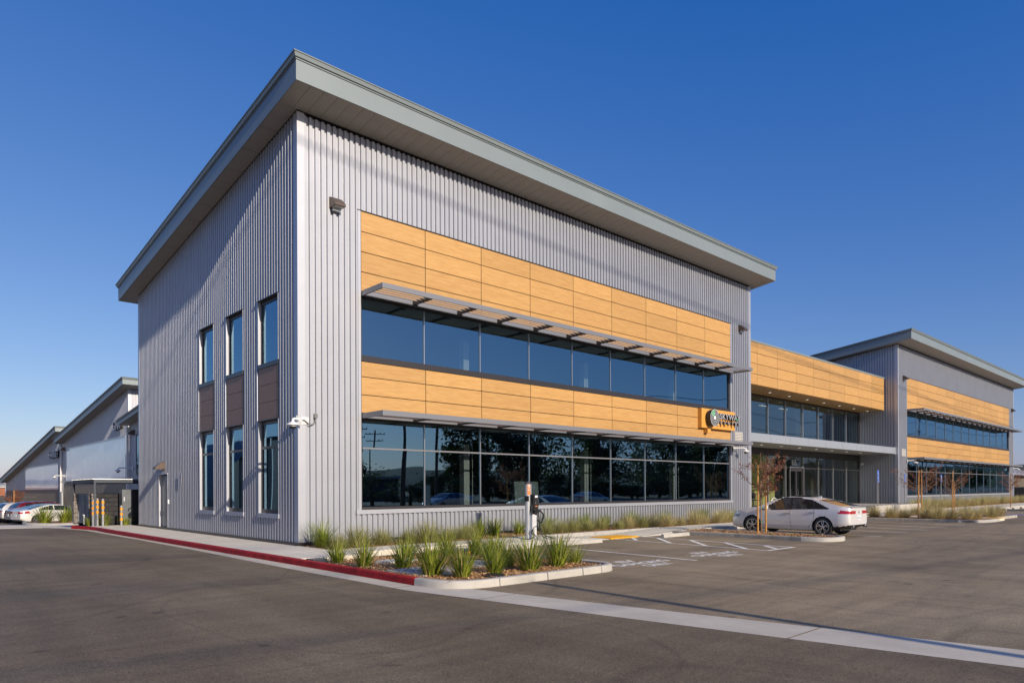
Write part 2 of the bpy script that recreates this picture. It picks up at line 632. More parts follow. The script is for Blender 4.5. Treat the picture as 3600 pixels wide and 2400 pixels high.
ORD = ['first', 'second', 'third', 'fourth', 'fifth', 'sixth', 'seventh', 'eighth', 'ninth', 'tenth', 'eleventh', 'twelfth',
       'thirteenth', 'fourteenth', 'fifteenth', 'sixteenth', 'seventeenth', 'eighteenth', 'nineteenth', 'twentieth']


TENS = {2: ('twenty', 'twentieth'), 3: ('thirty', 'thirtieth'), 4: ('forty', 'fortieth'), 5: ('fifty', 'fiftieth')}


def ordw(i):
    if i < 20:
        return ORD[i]
    t, u = divmod(i + 1, 10)
    return TENS[t][1] if u == 0 else TENS[t][0] + '-' + ORD[u - 1]


def boxes(name, m, parent, lst):
    """each box its own part"""
    out = []
    for bx in lst:
        mb = MB()
        mb.box(*bx)
        out.append(mb.build(name, m, parent))
    return out


def text_mesh(s, size, extrude=0.0, align='CENTER', spacing=1.0, bold=0.0):
    cu = bpy.data.curves.new('lettering', 'FONT')
    cu.body = s
    cu.size = size
    cu.extrude = extrude
    cu.align_x = align
    cu.align_y = 'CENTER'
    cu.space_character = spacing
    cu.offset = bold
    o = bpy.data.objects.new('lettering', cu)
    me = bpy.data.meshes.new_from_object(o)
    bpy.data.objects.remove(o)
    bpy.data.curves.remove(cu)
    return me


def text_on(s, size, mtx, m, name, parent=None, extrude=0.0, fit=None, spacing=1.0, bold=0.0, align='CENTER'):
    """lettering laid in the plane given by mtx (x right, y up, z out); fit=(w,h) stretches it"""
    me = text_mesh(s, size, extrude, align, spacing, bold)
    xs = [v.co.x for v in me.vertices]
    ys = [v.co.y for v in me.vertices]
    if fit:
        w, h = max(xs) - min(xs), max(ys) - min(ys)
        cx, cy = (max(xs) + min(xs)) / 2, (max(ys) + min(ys)) / 2
        for v in me.vertices:
            v.co.x = (v.co.x - cx) * fit[0] / w
            v.co.y = (v.co.y - cy) * fit[1] / h
    me.transform(mtx)
    me.materials.clear()
    for mm in (m if isinstance(m, (list, tuple)) else [m]):
        me.materials.append(mm)
    if isinstance(m, (list, tuple)) and len(m) > 1:
        nrm = (mtx.to_3x3() @ Vector((0, 0, 1))).normalized()
        for p in me.polygons:
            p.material_index = 0 if p.normal.dot(nrm) > 0.7 else 1
    return place(name, me, parent)


def frame_mtx(origin, xdir, ydir):
    x, y = Vector(xdir).normalized(), Vector(ydir).normalized()
    z = x.cross(y)
    return Matrix(((x.x, y.x, z.x, origin[0]), (x.y, y.y, z.y, origin[1]), (x.z, y.z, z.z, origin[2]), (0, 0, 0, 1)))


FRONT = lambda x, y, z: frame_mtx((x, y, z), (1, 0, 0), (0, 0, 1))       # faces -Y
SIDE = lambda x, y, z: frame_mtx((x, y, z), (0, -1, 0), (0, 0, 1))       # faces -X
FLAT = lambda x, y, z: frame_mtx((x, y, z), (1, 0, 0), (0, 1, 0))        # faces up
# ------------------------------------------------------------------ setting: ground
ZA, ZW = -0.18, -0.04        # asphalt, pavement
mb = MB()
mb.quad((-5000, -5000, -1.35), (5000, -5000, -1.35), (5000, 5000, -1.35), (-5000, 5000, -1.35))
struct(mb.build('ground', dirt, fix=False))


def gz(y):
    """the lot falls away beyond y=18, to the left rear"""
    return ZA - 0.026 * min(max(0, y - 18), 40)


mb = MB()
mb.loft([[(x, y, gz(y)) for x in (-160, 1.5)] for y in (-46, 18, 30, 40, 50, 58, 90)], False)
mb.loft([[(x, y, ZA) for x in (1.5, 400)] for y in (-46, 90)], False)
struct(mb.build('parking_lot', asph))
mb = MB()
mb.quad((-400, -260, ZA - .03), (700, -260, ZA - .03), (700, -46, ZA + .004), (-400, -46, ZA + .004))
struct(mb.build('verge', dirt, fix=False))
# far road and ridge of hills behind the camera (seen in the windows)
mb = MB()
loops = [[], [], []]
for i in range(121):
    a = R(195 + i * 1.5)
    h = 50 + 75 * (0.5 + 0.5 * mnoise.noise((i * 0.13, 3.1, 0))) + 25 * mnoise.noise((i * 0.5, 1, 0)) + 8 * mnoise.noise((i * 2.1, 1, 7))
    for l, (rr, z) in zip(loops, ((2600, -2), (3300, h), (4400, -2))):
        l.append((rr * math.cos(a), rr * math.sin(a), z))
mb.loft(loops, False)
struct(mb.build('hills', hillm, smooth=True))

# valley gutter: concrete strip along the lot edge, poured in lengths
gout = [(-2.9, 20.43), (-2.35, 18.6), (-2.0, 16.0), (-1.98, 7.7), (-2.05, 2.0), (-2.18, -3.86), (-2.2, -8.58), (-1.70, -11.88), (-1.33, -14.28), (-0.887, -16.96), (0.2, -22.5), (2.5, -34)]
ginn = [(-2.02, 18.3), (-1.80, 17.2), (-1.6, 16.0), (-1.56, 7.7), (-1.56, 2.0), (-1.62, -3.86), (-1.55, -8.9), (-1.285, -9.24), (-0.94, -11.5), (-0.54, -13.84), (-0.025, -16.79), (1.1, -22.5), (3.4, -34)]


def at_y(pl, y):
    for (xa, ya), (xb, yb) in zip(pl, pl[1:]):
        if (ya - y) * (yb - y) <= 0 and ya != yb:
            return xa + (xb - xa) * (y - ya) / (yb - ya)
    return pl[-1][0] if y < pl[-1][1] else pl[0][0]


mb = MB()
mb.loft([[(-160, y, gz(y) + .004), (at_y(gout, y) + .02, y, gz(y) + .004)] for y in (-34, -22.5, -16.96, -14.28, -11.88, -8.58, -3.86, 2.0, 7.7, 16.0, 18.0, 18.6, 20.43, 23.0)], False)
struct(mb.build('drive_aisle', asph2))  # foreground darkening is put into this sheet's colour
gut = struct(thing('valley_gutter', None, None, (-1.9, 0, ZA)))
cuts = [20.0, 17.0, 13.9, 10.8, 7.7, 4.6, 1.5, -1.7, -4.9, -8.2, -10.2, -14.82, -19.0, -25, -34]
for y0, y1 in zip(cuts, cuts[1:]):
    mb = MB()
    n = 6
    lo = [[], []]
    for k in range(n + 1):
        y = y0 - 0.012 + (y1 + 0.012 - y0 + 0.012) * k / n
        lo[0].append((at_y(gout, y), y, ZA + 0.006))
        lo[1].append((at_y(ginn, y), y, ZA + 0.006))
    mb.loft(lo, False)
    mb.build('gutter_segment', concw, gut)
# apron before the parked cars at the far left
mb = MB()
mb.prism([(-9, 26.5), (-3.95, 25.4), (-2.37, 23.9), (-2.05, 21.5), (-2.0, 18.4), (-1.3, 18.4), (-1.2, 22.2), (-0.1, 29.4), (-1.75, 31.6), (-1.5, 34.2), (-2.2, 36.8), (-9, 37)], 0, 1)
mb.v = [(x, y, gz(y) + (0.012 if z > .5 else -.1)) for x, y, z in mb.v]
struct(mb.build('concrete_apron', walkm))

# pavement along the left wall and across the front
walk = struct(thing('pavement', None, None, (0, 0, ZW)))


def slab(x0, x1, y0, y1, z=ZW, m=walkm, par=None, t=0.2):
    mb = MB()
    g = 0.006
    mb.bbox(x0 + g, x1 - g, y0 + g, y1 - g, z - t, z, 0.008)
    return mb.build('pavement_slab', m, par or walk)


ys = [17.4, 15.2, 13.0, 10.8, 8.6, 6.4, 4.2, 2.0, -0.2, -1.8]
for y1, y0 in zip(ys, ys[1:]):
    slab(-1.6, 0.02, y0, y1)
slab(-1.6, 0.05, -3.45, -1.8)
xs = [0.05, 2.2, 4.4, 6.6, 7.6]
for x0, x1 in zip(xs, xs[1:]):
    slab(x0, x1, -2.86 if x1 < 5 else -3.2, -1.72)
# kerb ramp: the walk dips to the lot between x=7.6 and 14.2
mb = MB()
top = [(7.6, ZW), (9.5, ZA + 0.02), (11.3, ZA + 0.02), (14.1, ZW)]
lo = [[(x, -3.42, z - 0.004 if z == ZW else z - 0.01) for x, z in top], [(x, -3.1, z) for x, z in top], [(x, -1.9, z + 0.01) for x, z in top]]
mb.loft(lo, False)
mb.build('ramp_slab', walkm, walk)
xs = [14.1, 16.4, 18.7, 21.0, 23.3, 26.0, 28.6, 31.0, 33.8]
for x0, x1 in zip(xs, xs[1:]):
    slab(x0, x1, -3.42, -1.75)
for x0, x1 in ((26.0, 29.0), (29.0, 31.5), (31.5, 33.8), (33.8, 37.3)):
    slab(x0, x1, -1.75, 2.6)
xs = [46.2, 50, 54, 58, 62, 66, 70, 75, 80, 85, 92]
for x0, x1 in zip(xs, xs[1:]):
    slab(x0, x1, -4.1, -1.9)
slab(33.0, 34.3, -9.4, -3.42)
slab(33.0, 46.2, -3.42, -2.15)

# red kerb in lengths, straight then bending away at the far end
redkerb = struct(thing('red_kerb', None, None, (-1.68, 5, ZA)))


def kerb_piece(p0, p1, w, m, par, name='kerb_segment', zb=ZA - 0.05, zt=ZW, left=True, gap=0.006):
    """kerb length from p0 to p1, width w to the left of travel, rounded top edge"""
    a, b = Vector((*p0, 0)), Vector((*p1, 0))
    d = (b - a).normalized()
    nrm = Vector((-d.y, d.x, 0)) * (1 if left else -1)
    a, b = a + d * gap, b - d * gap
    prof = [(0.012 * -1, zb), (0.0, zt - 0.03), (0.008, zt - 0.01), (0.03, zt), (w - 0.015, zt), (w, zt - 0.012), (w, zb)]
    mb = MB()
    mb.loft([[a + nrm * o + Vector((0, 0, z)) for o, z in prof], [b + nrm * o + Vector((0, 0, z)) for o, z in prof]], True, 0, True)
    return mb.build(name, m, par)


def kerb_arc(pts, w, m, par, left=True, zt=ZW, zb=ZA - 0.05):
    """one curved kerb length through several points"""
    pts = [Vector((*p, 0)) for p in pts]
    lo = []
    for i, p in enumerate(pts):
        d = (pts[min(i + 1, len(pts) - 1)] - pts[max(i - 1, 0)]).normalized()
        nrm = Vector((-d.y, d.x, 0)) * (1 if left else -1)
        prof = [(-0.012, zb), (0.0, zt - 0.03), (0.008, zt - 0.01), (0.03, zt), (w - 0.015, zt), (w, zt - 0.012), (w, zb)]
        lo.append([p + nrm * o + Vector((0, 0, z)) for o, z in prof])
    mb = MB()
    mb.loft(lo, True, 0, True)
    o = mb.build('kerb_segment', m, par)
    for p_ in o.data.polygons:
        p_.use_smooth = len(p_.vertices) == 4
    o.data.set_sharp_from_angle(angle=R(50))
    return o


ky = [-8.2, -4.9, -1.6, 1.5, 4.6, 7.7, 10.8, 13.9, 15.6]
for y0, y1 in zip(ky, ky[1:]):
    kerb_piece((-1.76, y0), (-1.76 + (0.06 if y1 > 15 else 0), y1), 0.16, redk, redkerb, left=False)
kerb_arc([(-1.70, 15.61), (-1.78, 16.7), (-1.98, 17.6), (-2.15, 18.25)], 0.16, redk, redkerb, left=False)

# planter at the corner: kerb, mulch
pk = struct(thing('planter_kerb', None, None, (0.6, -9.2, ZA)))
arc = [(-1.76, -8.21), (-1.74, -8.55), (-1.66, -8.85), (-1.5, -9.08), (-1.3, -9.2), (-1.0, -9.28), (-0.7, -9.3)]
kerb_arc([(-1.76, -8.21), (-1.755, -8.4), (-1.73, -8.57), (-1.69, -8.73), (-1.63, -8.87), (-1.55, -9.0), (-1.44, -9.11), (-1.31, -9.19), (-1.16, -9.245), (-1.0, -9.28), (-0.85, -9.295), (-0.7, -9.3)], 0.16, conc, pk, left=True)
for a, b in (((-0.69, -9.3), (0.52, -9.3)), ((0.53, -9.3), (1.52, -9.3)), ((1.53, -9.3), (2.1, -9.3))):
    kerb_piece(a, b, 0.16, conc, pk)
kerb_arc([(2.11, -9.3), (2.28, -9.29), (2.43, -9.25), (2.57, -9.19), (2.68, -9.1), (2.78, -8.97), (2.84, -8.82), (2.88, -8.62), (2.895, -8.45), (2.9, -8.3)], 0.16, conc, pk)
kerb_piece((2.9, -8.29), (2.9, -5.8), 0.16, conc, pk)
kerb_piece((2.9, -5.79), (2.9, -3.2), 0.16, conc, pk)


def patch(name, poly, z, m, amp=0.03, step=0.12, seed=1, slope=None):
    """bumpy ground patch filling a convex-ish polygon"""
    bm = bmesh.new()
    xs_, ys_ = [p[0] for p in poly], [p[1] for p in poly]
    nx = int((max(xs_) - min(xs_)) / step) + 1
    ny = int((max(ys_) - min(ys_)) / step) + 1
    bmesh.ops.create_grid(bm, x_segments=nx, y_segments=ny, size=0.5)
    for v in bm.verts:
        v.co.x = min(xs_) + (v.co.x + 0.5) * (max(xs_) - min(xs_))
        v.co.y = min(ys_) + (v.co.y + 0.5) * (max(ys_) - min(ys_))

    def inside(x, y):
        r = False
        for (xa, ya), (xb, yb) in zip(poly, poly[1:] + poly[:1]):
            if (ya > y) != (yb > y) and x < (xb - xa) * (y - ya) / (yb - ya) + xa:
                r = not r
        return r
    bmesh.ops.delete(bm, geom=[f for f in bm.faces if not inside(f.calc_center_median().x, f.calc_center_median().y)], context='FACES')
    for v in bm.verts:
        zz = slope(v.co.x, v.co.y) if slope else z
        v.co.z = zz + amp * (mnoise.noise((v.co.x * 2.2, v.co.y * 2.2, seed)) + 0.5 * mnoise.noise((v.co.x * 7, v.co.y * 7, seed)))
    me = bpy.data.meshes.new(name)
    bm.to_mesh(me)
    bm.free()
    for p in me.polygons:
        p.use_smooth = True
    me.materials.append(m)
    o = bpy.data.objects.new(name, me)
    COL.objects.link(o)
    return struct(o)


def chips(name, region, n, zf, seed):
    """loose bark chips lying over a bed"""
    r = random.Random(seed)
    mb = MB()
    x0, x1, y0, y1, ok = region
    while n:
        x, y = r.uniform(x0, x1), r.uniform(y0, y1)
        if not ok(x, y):
            continue
        n -= 1
        a = r.uniform(0, 6.28)
        L, w = r.uniform(0.015, 0.05), r.uniform(0.006, 0.014)
        z = zf(x, y) + r.uniform(0.004, 0.035)
        dx, dy = math.cos(a), math.sin(a)
        t = r.uniform(-0.018, 0.018)
        mb.quad((x - dx * L - dy * w, y - dy * L + dx * w, z - t), (x + dx * L - dy * w, y + dy * L + dx * w, z + t),
                (x + dx * L + dy * w, y + dy * L - dx * w, z + t + r.uniform(-.008, .012)), (x - dx * L + dy * w, y - dy * L - dx * w, z - t))
        mb.tone.append(r.random())
    return stuff(mb.build(name, chipm, fix=False))


bedz = lambda x, y: -0.15 + 0.07 * min(1, max(0, (-3.6 - y) / 3.5)) if x < 2.4 else -0.12
patch('mulch_bed', [(-1.64, -3.5), (2.74, -3.0), (2.74, -8.6), (2.4, -9.1), (-1.0, -9.14), (-1.5, -8.9), (-1.64, -8.3)], -0.1, mulch, 0.03, 0.1, 3, bedz)
chips('mulch_chips', (-1.6, 2.7, -9.1, -3.5, lambda x, y: True), 9000, bedz, 5)
patch('wall_bed', [(0.05, -0.02), (0.05, -1.78), (33, -1.78), (33, -0.02)], -0.05, mulch, 0.03, 0.25, 8)
chips('wall_bed_chips', (0.1, 14, -1.7, -0.05, lambda x, y: True), 3500, lambda x, y: -0.05, 6)
# kerb that holds the wall bed where the walk dips
wk = struct(thing('bed_kerb', None, None, (10, -1.8, ZA)))
for x0, x1 in ((6.6, 8.6), (8.6, 10.6), (10.6, 12.6), (12.6, 14.6)):
    kerb_piece((x0, -1.92), (x1, -1.92), 0.16, conc, wk, zt=-0.02)
# street-side kerb of the front walk, running down to the ramp
fk = struct(thing('walk_kerb', None, None, (10, -3.4, ZA)))
kerb_piece((2.95, -3.42), (5.6, -3.42), 0.2, conc, fk)
kerb_piece((5.6, -3.42), (7.55, -3.42), 0.2, conc, fk)
for x0, x1, z0, z1 in ((7.56, 9.55, ZW, ZA + 0.012), (11.35, 14.1, ZA + 0.012, ZW)):
    mb = MB()
    mb.loft([[(x0, -3.44, ZA - .05), (x0, -3.42, z0), (x0, -3.2, z0 + 0.003), (x0, -3.2, ZA - .05)],
             [(x1, -3.44, ZA - .05), (x1, -3.42, z1), (x1, -3.2, z1 + 0.003), (x1, -3.2, ZA - .05)]], True, 0, True)
    mb.build('kerb_segment', conc, fk)
kerb_piece((14.1, -3.42), (15.9, -3.42), 0.16, conc, fk)
for x0, x1 in ((15.9, 18.5), (18.5, 21), (21, 23.5), (23.5, 26), (26, 28.5), (28.5, 30.2)):
    kerb_piece((x0, -3.42), (x1, -3.42), 0.16, conc, fk)
# yellow tactile pad with its domes
pad = tag(thing('tactile_pad', 'yellow bumpy warning pad at the foot of the kerb ramp by the hatched bay', 'tactile paving', (10.35, -2.95, ZA + 0.03)))
mb = MB()
mb.bbox(9.6, 11.15, -3.43, -2.5, ZA, ZA + 0.04, 0.005)
mb.build('plate', yellow, pad)
mb = MB()
for i in range(25):
    for j in range(15):
        mb.lathe([(0.018, 0), (0.014, 0.008), (0.006, 0.011)], (9.65 + i * 0.0605, -3.39 + j * 0.0605, ZA + 0.04), n=6, cap=False)
stuff(mb.build('domes', yellow, pad))

# planted island beside the white car
ik = struct(thing('island_kerb', None, None, (14.3, -6, ZA)))
isl = [(13.25, -3.42), (13.3, -5.95), (13.2, -8.35), (13.25, -8.85), (13.55, -9.2), (14.1, -9.3), (14.55, -9.2), (14.8, -8.9), (14.9, -8.3), (15.2, -5.95), (15.45, -3.42)]
kerb_piece(isl[0], isl[1], 0.15, concd, ik)
kerb_piece(isl[1], isl[2], 0.15, concd, ik)
kerb_arc(isl[2:9], 0.15, conc, ik)
kerb_piece(isl[8], isl[9], 0.15, concd, ik)
kerb_piece(isl[9], isl[10], 0.15, concd, ik)
patch('island_bed', [(13.38, -3.42), (13.42, -5.95), (13.32, -8.35), (13.6, -9.05), (14.1, -9.15), (14.6, -9.0), (14.78, -8.3), (15.08, -5.95), (15.32, -3.42)], -0.07, mulch, 0.025, 0.12, 4)
chips('island_chips', (13.45, 15.0, -9.0, -3.5, lambda x, y: x < 14.7 + (y + 9) * 0.09), 3000, lambda x, y: -0.07, 9)

# planted beds before the right-hand wing
bk = struct(thing('bed_border_kerb', None, None, (31, -6, ZA)))
bed = [(29.9, -3.42), (30.05, -6.0), (30.08, -8.4), (30.3, -9.1), (30.9, -9.45), (32.9, -9.5)]
kerb_piece(bed[0], bed[1], 0.16, concd, bk)
kerb_piece(bed[1], bed[2], 0.16, concd, bk)
kerb_arc(bed[2:5], 0.16, conc, bk)
kerb_piece(bed[4], bed[5], 0.16, conc, bk)
kerb_piece((34.3, -9.0), (39.0, -9.0), 0.16, concd, bk)
kerb_piece((39.0, -9.0), (39.0, -4.1), 0.16, conc, bk)
kerb_piece((34.3, -3.6), (34.3, -9.0), 0.16, conc, bk)
patch('west_bed', [(30.1, -3.42), (30.2, -9.0), (31, -9.3), (32.95, -9.35), (32.95, -3.42)], -0.07, mulch, 0.02, 0.3, 4)
patch('east_bed', [(34.4, -3.6), (34.4, -8.9), (38.9, -8.9), (38.9, -3.6)], -0.07, mulch, 0.02, 0.3, 4)
patch('wing_bed', [(46.2, -0.02), (46.2, -1.9), (92, -1.9), (92, -0.02)], -0.04, mulch, 0.02, 0.5, 4)
mb = MB()
mb.bbox(33.02, 34.28, -9.42, -8.75, ZW - 0.01, ZW + 0.012, 0.004)
tag(mb.build('tactile_pad', yellow), 'yellow warning pad at the kerb cut between the two grass beds', 'tactile paving')
fk2 = struct(thing('far_walk_kerb', None, None, (60, -4, ZA)))
for x0 in range(40, 92, 4):
    kerb_piece((x0, -4.2), (x0 + 4, -4.2), 0.16, conc, fk2)
for y0 in (-7.4, -5.8):
    kerb_piece((52.0, y0), (52.2, y0 + 1.6), 0.15, concd, fk2)
# raised concrete landing in front of the wing and the lobby terrace behind it
mb = MB()
mb.box(37.42, 46.1, -2.0, -1.8, -0.3, 0.41)
mb.box(37.42, 37.62, -1.8, 2.7, -0.3, 0.405)
mb.box(45.9, 46.1, -1.8, -0.05, -0.3, 0.405)
struct(mb.build('landing_wall', conc))
mb = MB()
mb.box(37.62, 45.9, -1.8, 2.75, -0.3, 0.36)
struct(mb.build('landing_floor', conc))
mb = MB()
mb.box(25.6, 37.42, 0.0, 2.75, -0.3, 0.28)
struct(mb.build('entrance_terrace', conc))

# ------------------------------------------------------------------ painted markings
mk = struct(thing('bay_markings', None, None, (8, -6, ZA)))
LZ = ZA + 0.005


def pline(p0, p1, w=0.1, m=lines, par=mk, z=LZ):
    a, b = Vector((*p0, z)), Vector((*p1, z))
    d = (b - a).normalized()
    n = Vector((-d.y, d.x, 0)) * w / 2
    mb = MB()
    mb.quad(a - n, b - n, b + n, a + n)
    return mb.build('painted_line', m, par)


pline((6.06, -3.55), (5.56, -9.35))
pline((9.77, -3.46), (9.23, -9.2))
pline((11.4, -3.42), (10.76, -9.2))
pline((9.19, -9.25), (10.8, -9.25), 0.12)
for a, b in (((10.71, -3.5), (9.81, -4.37)), ((11.21, -4.19), (9.66, -5.79)), ((11.13, -5.55), (9.36, -7.28)), ((10.92, -6.95), (9.27, -8.62)), ((10.72, -8.37), (9.87, -9.2))):
    d = (Vector(b) - Vector(a)).normalized() * 0.06
    pline((a[0] + d.x, a[1] + d.y), (b[0] - d.x, b[1] - d.y), 0.13, z=LZ + 0.001)
for xa, xb, ye in ((17.75, 17.19, -9.39), (20.6, 19.93, -9.33), (23.2, 22.39, -9.36), (25.7, 24.73, -9.39), (28.55, 27.5, -9.33)):
    pline((xa, -3.6), (xb, ye))
for x in (41.8, 44.4, 47.0, 49.6, 53, 55.6, 58.2, 61, 64):
    pline((x, -4.5), (x - 0.7, -9.4))


def ev_text(cx, cy):
    for t, dx, dy, w in (('EV', 0.02, 0.44, 0.62), ('CHARGING', 0, 0, 1.95), ('ONLY', 0.05, -0.44, 0.95)):
        mtx = FLAT(cx + dx, cy + dy, LZ)
        o = text_on(t, 0.4, mtx, lines, 'bay_lettering', mk, fit=(w, 0.34), bold=0.014)


ev_text(4.15, -8.75)
ev_text(7.33, -8.75)
# blue bay symbol far right
mb = MB()
mb.quad((43.2, -8.6, LZ), (44.2, -8.6, LZ), (44.2, -7.6, LZ), (43.2, -7.6, LZ))
mb.build('painted_symbol', signb, mk)
text_on('♿', 0.8, FLAT(43.7, -8.1, LZ + 0.004), lines, 'bay_lettering', mk) if False else None

# ------------------------------------------------------------------ building kit
PITCH_R = 0.187
SLOPE = 0.127
zsof = lambda y: 12.28 - SLOPE * y


def rib(u):
    t = (u % PITCH_R) / PITCH_R * 0.187
    if t < 0.095:
        return 0.0
    if t < 0.102:
        return (t - 0.095) / 0.007
    if t < 0.180:
        return 1.0
    return 1 - (t - 0.180) / 0.007


def corrugated(mb, put, segs, depth=0.058, mi=0, pitch=PITCH_R):
    """box-rib sheet; put(u, d, z) -> point; segs = (u0, u1, zlo, zhi) with zhi a number or f(u)"""
    for u0, u1, zlo, zhi in segs:
        us = [u0]
        k = math.floor(u0 / pitch)
        while k * pitch < u1:
            for t in (0, 0.095, 0.102, 0.180):
                u = k * pitch + t * pitch / 0.187
                if u0 + 1e-4 < u < u1 - 1e-4:
                    us.append(u)
            k += 1
        us.append(u1)
        top = zhi if callable(zhi) else (lambda u, z=zhi: z)
        bot = zlo if callable(zlo) else (lambda u, z=zlo: z)
        lo = [[put(u, rib(u * PITCH_R / pitch) * depth, bot(u)) for u in us], [put(u, rib(u * PITCH_R / pitch) * depth, top(u)) for u in us]]
        mb.loft(lo, False, mi)


def roof(parent, x0, x1, y0, y1, zf, ox, of, ob, fh=0.53, planks=None, slope=SLOPE, edge=1.0):
    """mono-pitch roof: underside follows zf(y); fascia, stepped edge trim, soffit"""
    xa, xb, ya, yb = x0 - ox, x1 + ox, y0 - of, y1 + ob

    def loop(o, h):
        return [(xa - o, ya - o, zf(ya) + h), (xb + o, ya - o, zf(ya) + h), (xb + o, yb + o, zf(yb) + h), (xa - o, yb + o, zf(yb) + h)]
    e = edge
    mb = MB()
    mb.loft([loop(-0.04, 0.0), loop(0, 0.0), loop(0, fh), loop(-0.03, fh)])
    mb.build('fascia', roofm, parent)
    mb = MB()
    mb.loft([loop(-0.03, fh + 0.001), loop(-0.03, fh + 0.018 * e), loop(0.015, fh + 0.018 * e), loop(0.015, fh + 0.045 * e), loop(-0.02, fh + 0.047 * e),
             loop(-0.02, fh + 0.066 * e), loop(0.045 * e, fh + 0.068 * e), loop(0.075 * e, fh + 0.155 * e), loop(0.075 * e, fh + 0.160 * e), loop(0.055 * e, fh + 0.162 * e),
             loop(0.055 * e, fh + 0.170 * e), loop(0.095 * e, fh + 0.172 * e), loop(0.10 * e, fh + 0.197 * e), loop(0.02, fh + 0.205 * e)])
    mb.add(loop(0.02, fh + 0.205 * e), [(0, 1, 2, 3)])
    mb.build('roof_edge_trim', roofm, parent)
    mb = MB()
    mb.add(loop(-0.04, 0.02), [(3, 2, 1, 0)])
    mb.build('soffit_backing', intd, parent)
    mb = MB()
    g = 0.008
    # side and rear strips, with joints
    for sx0, sx1 in ((xa + 0.03, x0), (x1, xb - 0.03)):
        if ox < 0.05:
            continue
        n = max(1, int((yb - y0) / 1.22))
        for i in range(n):
            ya_, yb_ = y0 + (yb - y0) * i / n + g, y0 + (yb - y0) * (i + 1) / n - g / 2
            if i == n - 1:
                yb_ -= 0.03
            mb.quad((sx0, ya_, zf(ya_) + 0.004), (sx1, ya_, zf(ya_) + 0.004), (sx1, yb_, zf(yb_) + 0.004), (sx0, yb_, zf(yb_) + 0.004))
    mb.quad((x0, y1, zf(y1) + .004), (x1, y1, zf(y1) + .004), (x1, yb - .03, zf(yb - .03) + .004), (x0, yb - .03, zf(yb - .03) + .004))
    mb.build('side_soffit', soffm, parent)
    ya_ = ya + 0.03
    n = max(1, round((xb - xa - 0.06) / 0.41))
    w = (xb - xa - 0.06) / n
    if planks:
        mb = MB()
        mb.loft([[(g / 2, 0, zf(ya_) - zf(y0)), (w - g / 2, 0, zf(ya_) - zf(y0)), (w - g / 2, y0 - ya_, 0), (g / 2, y0 - ya_, 0)],
                 [(g / 2, 0, zf(ya_) - zf(y0) + .015), (w - g / 2, 0, zf(ya_) - zf(y0) + .015), (w - g / 2, y0 - ya_, .015), (g / 2, y0 - ya_, .015)]], True, 0, True)
        bm_me = mb.mesh('soffit_panel', soffm)
        for i in range(n):
            place('soffit_panel', bm_me, parent, (xa + 0.03 + i * w, ya_, zf(y0) + 0.001))
    else:
        mb = MB()
        for i in range(n):
            xx = xa + 0.03 + i * w
            mb.quad((xx + g, ya_, zf(ya_) + .003), (xx + w - g, ya_, zf(ya_) + .003), (xx + w - g, y0, zf(y0) + .003), (xx + g, y0, zf(y0) + .003))
        stuff(mb.build('soffit_panels', soffm, parent))


PANEL_ME = {}


def wood_panels(parent, x0, ncol, w, y, rows, first=None, skip=None):
    """boards with open joints; rows = z values from the top down"""
    for r_, (zt, zb) in enumerate(zip(rows, rows[1:])):
        xs_ = [x0 + i * w for i in range(ncol + 1)]
        for i in range(ncol):
            key = (round(w, 3), round(zt - zb, 3))
            if key not in PANEL_ME:
                mb = MB()
                g = 0.011
                mb.bbox(-w / 2 + g, w / 2 - g, -(zt - zb) / 2 + g, (zt - zb) / 2 - g, 0, 0.022, 0.003)
                # screw heads in two rows
                mb.v = [(a, -c, b) for a, b, c in mb.v]
                PANEL_ME[key] = mb.mesh('wood_panel', wood)
            place('wood_panel', PANEL_ME[key], parent, (x0 + (i + 0.5) * w, y, (zt + zb) / 2))
    mb = MB()
    mb.quad((x0, y + 0.004, rows[0]), (x0 + ncol * w, y + 0.004, rows[0]), (x0 + ncol * w, y + 0.004, rows[-1]), (x0, y + 0.004, rows[-1]))
    mb.build('panel_backing', black, parent, fix=False)


def window_band(parent, x0, x1, z0, z1, n, y, gm, transom=None, name='window', jamb=0.07):
    """ribbon window: outer frame, mullions, one pane per bay (two with a transom)"""
    fr = MB()
    fr.box(x0, x1, y - 0.03, y + 0.06, z0, z0 + 0.085)
    fr.box(x0, x1, y - 0.03, y + 0.06, z1 - 0.06, z1)
    fr.box(x0, x0 + jamb, y - 0.028, y + 0.058, z0 + 0.085, z1 - 0.06)
    fr.box(x1 - jamb, x1, y - 0.028, y + 0.058, z0 + 0.085, z1 - 0.06)
    wo = fr.build(name, framem, parent)
    w = (x1 - x0) / n
    zs_ = [z0 + 0.085] + ([transom] if transom else []) + [z1 - 0.06]
    mb = MB()
    mb.box(-0.015, 0.015, -0.03, 0.03, z0 + 0.085, z1 - 0.06)
    mm = mb.mesh('mullion', mull)
    for i in range(1, n):
        place('mullion', mm, wo, (x0 + i * w, y, 0))
    if transom:
        mb = MB()
        mb.box(x0 + jamb, x1 - jamb, y - 0.046, y + 0.026, transom - 0.025, transom + 0.025)
        mb.build('transom', awn, wo)
    for za, zb in zip(zs_, zs_[1:]):
        mb = MB()
        mb.quad((-w / 2, 0, za), (w / 2, 0, za), (w / 2, 0, zb), (-w / 2, 0, zb))
        pm = mb.mesh('pane', gm)
        for i in range(n):
            place('pane', pm, wo, (x0 + (i + 0.5) * w, y + 0.004, 0))
    return wo


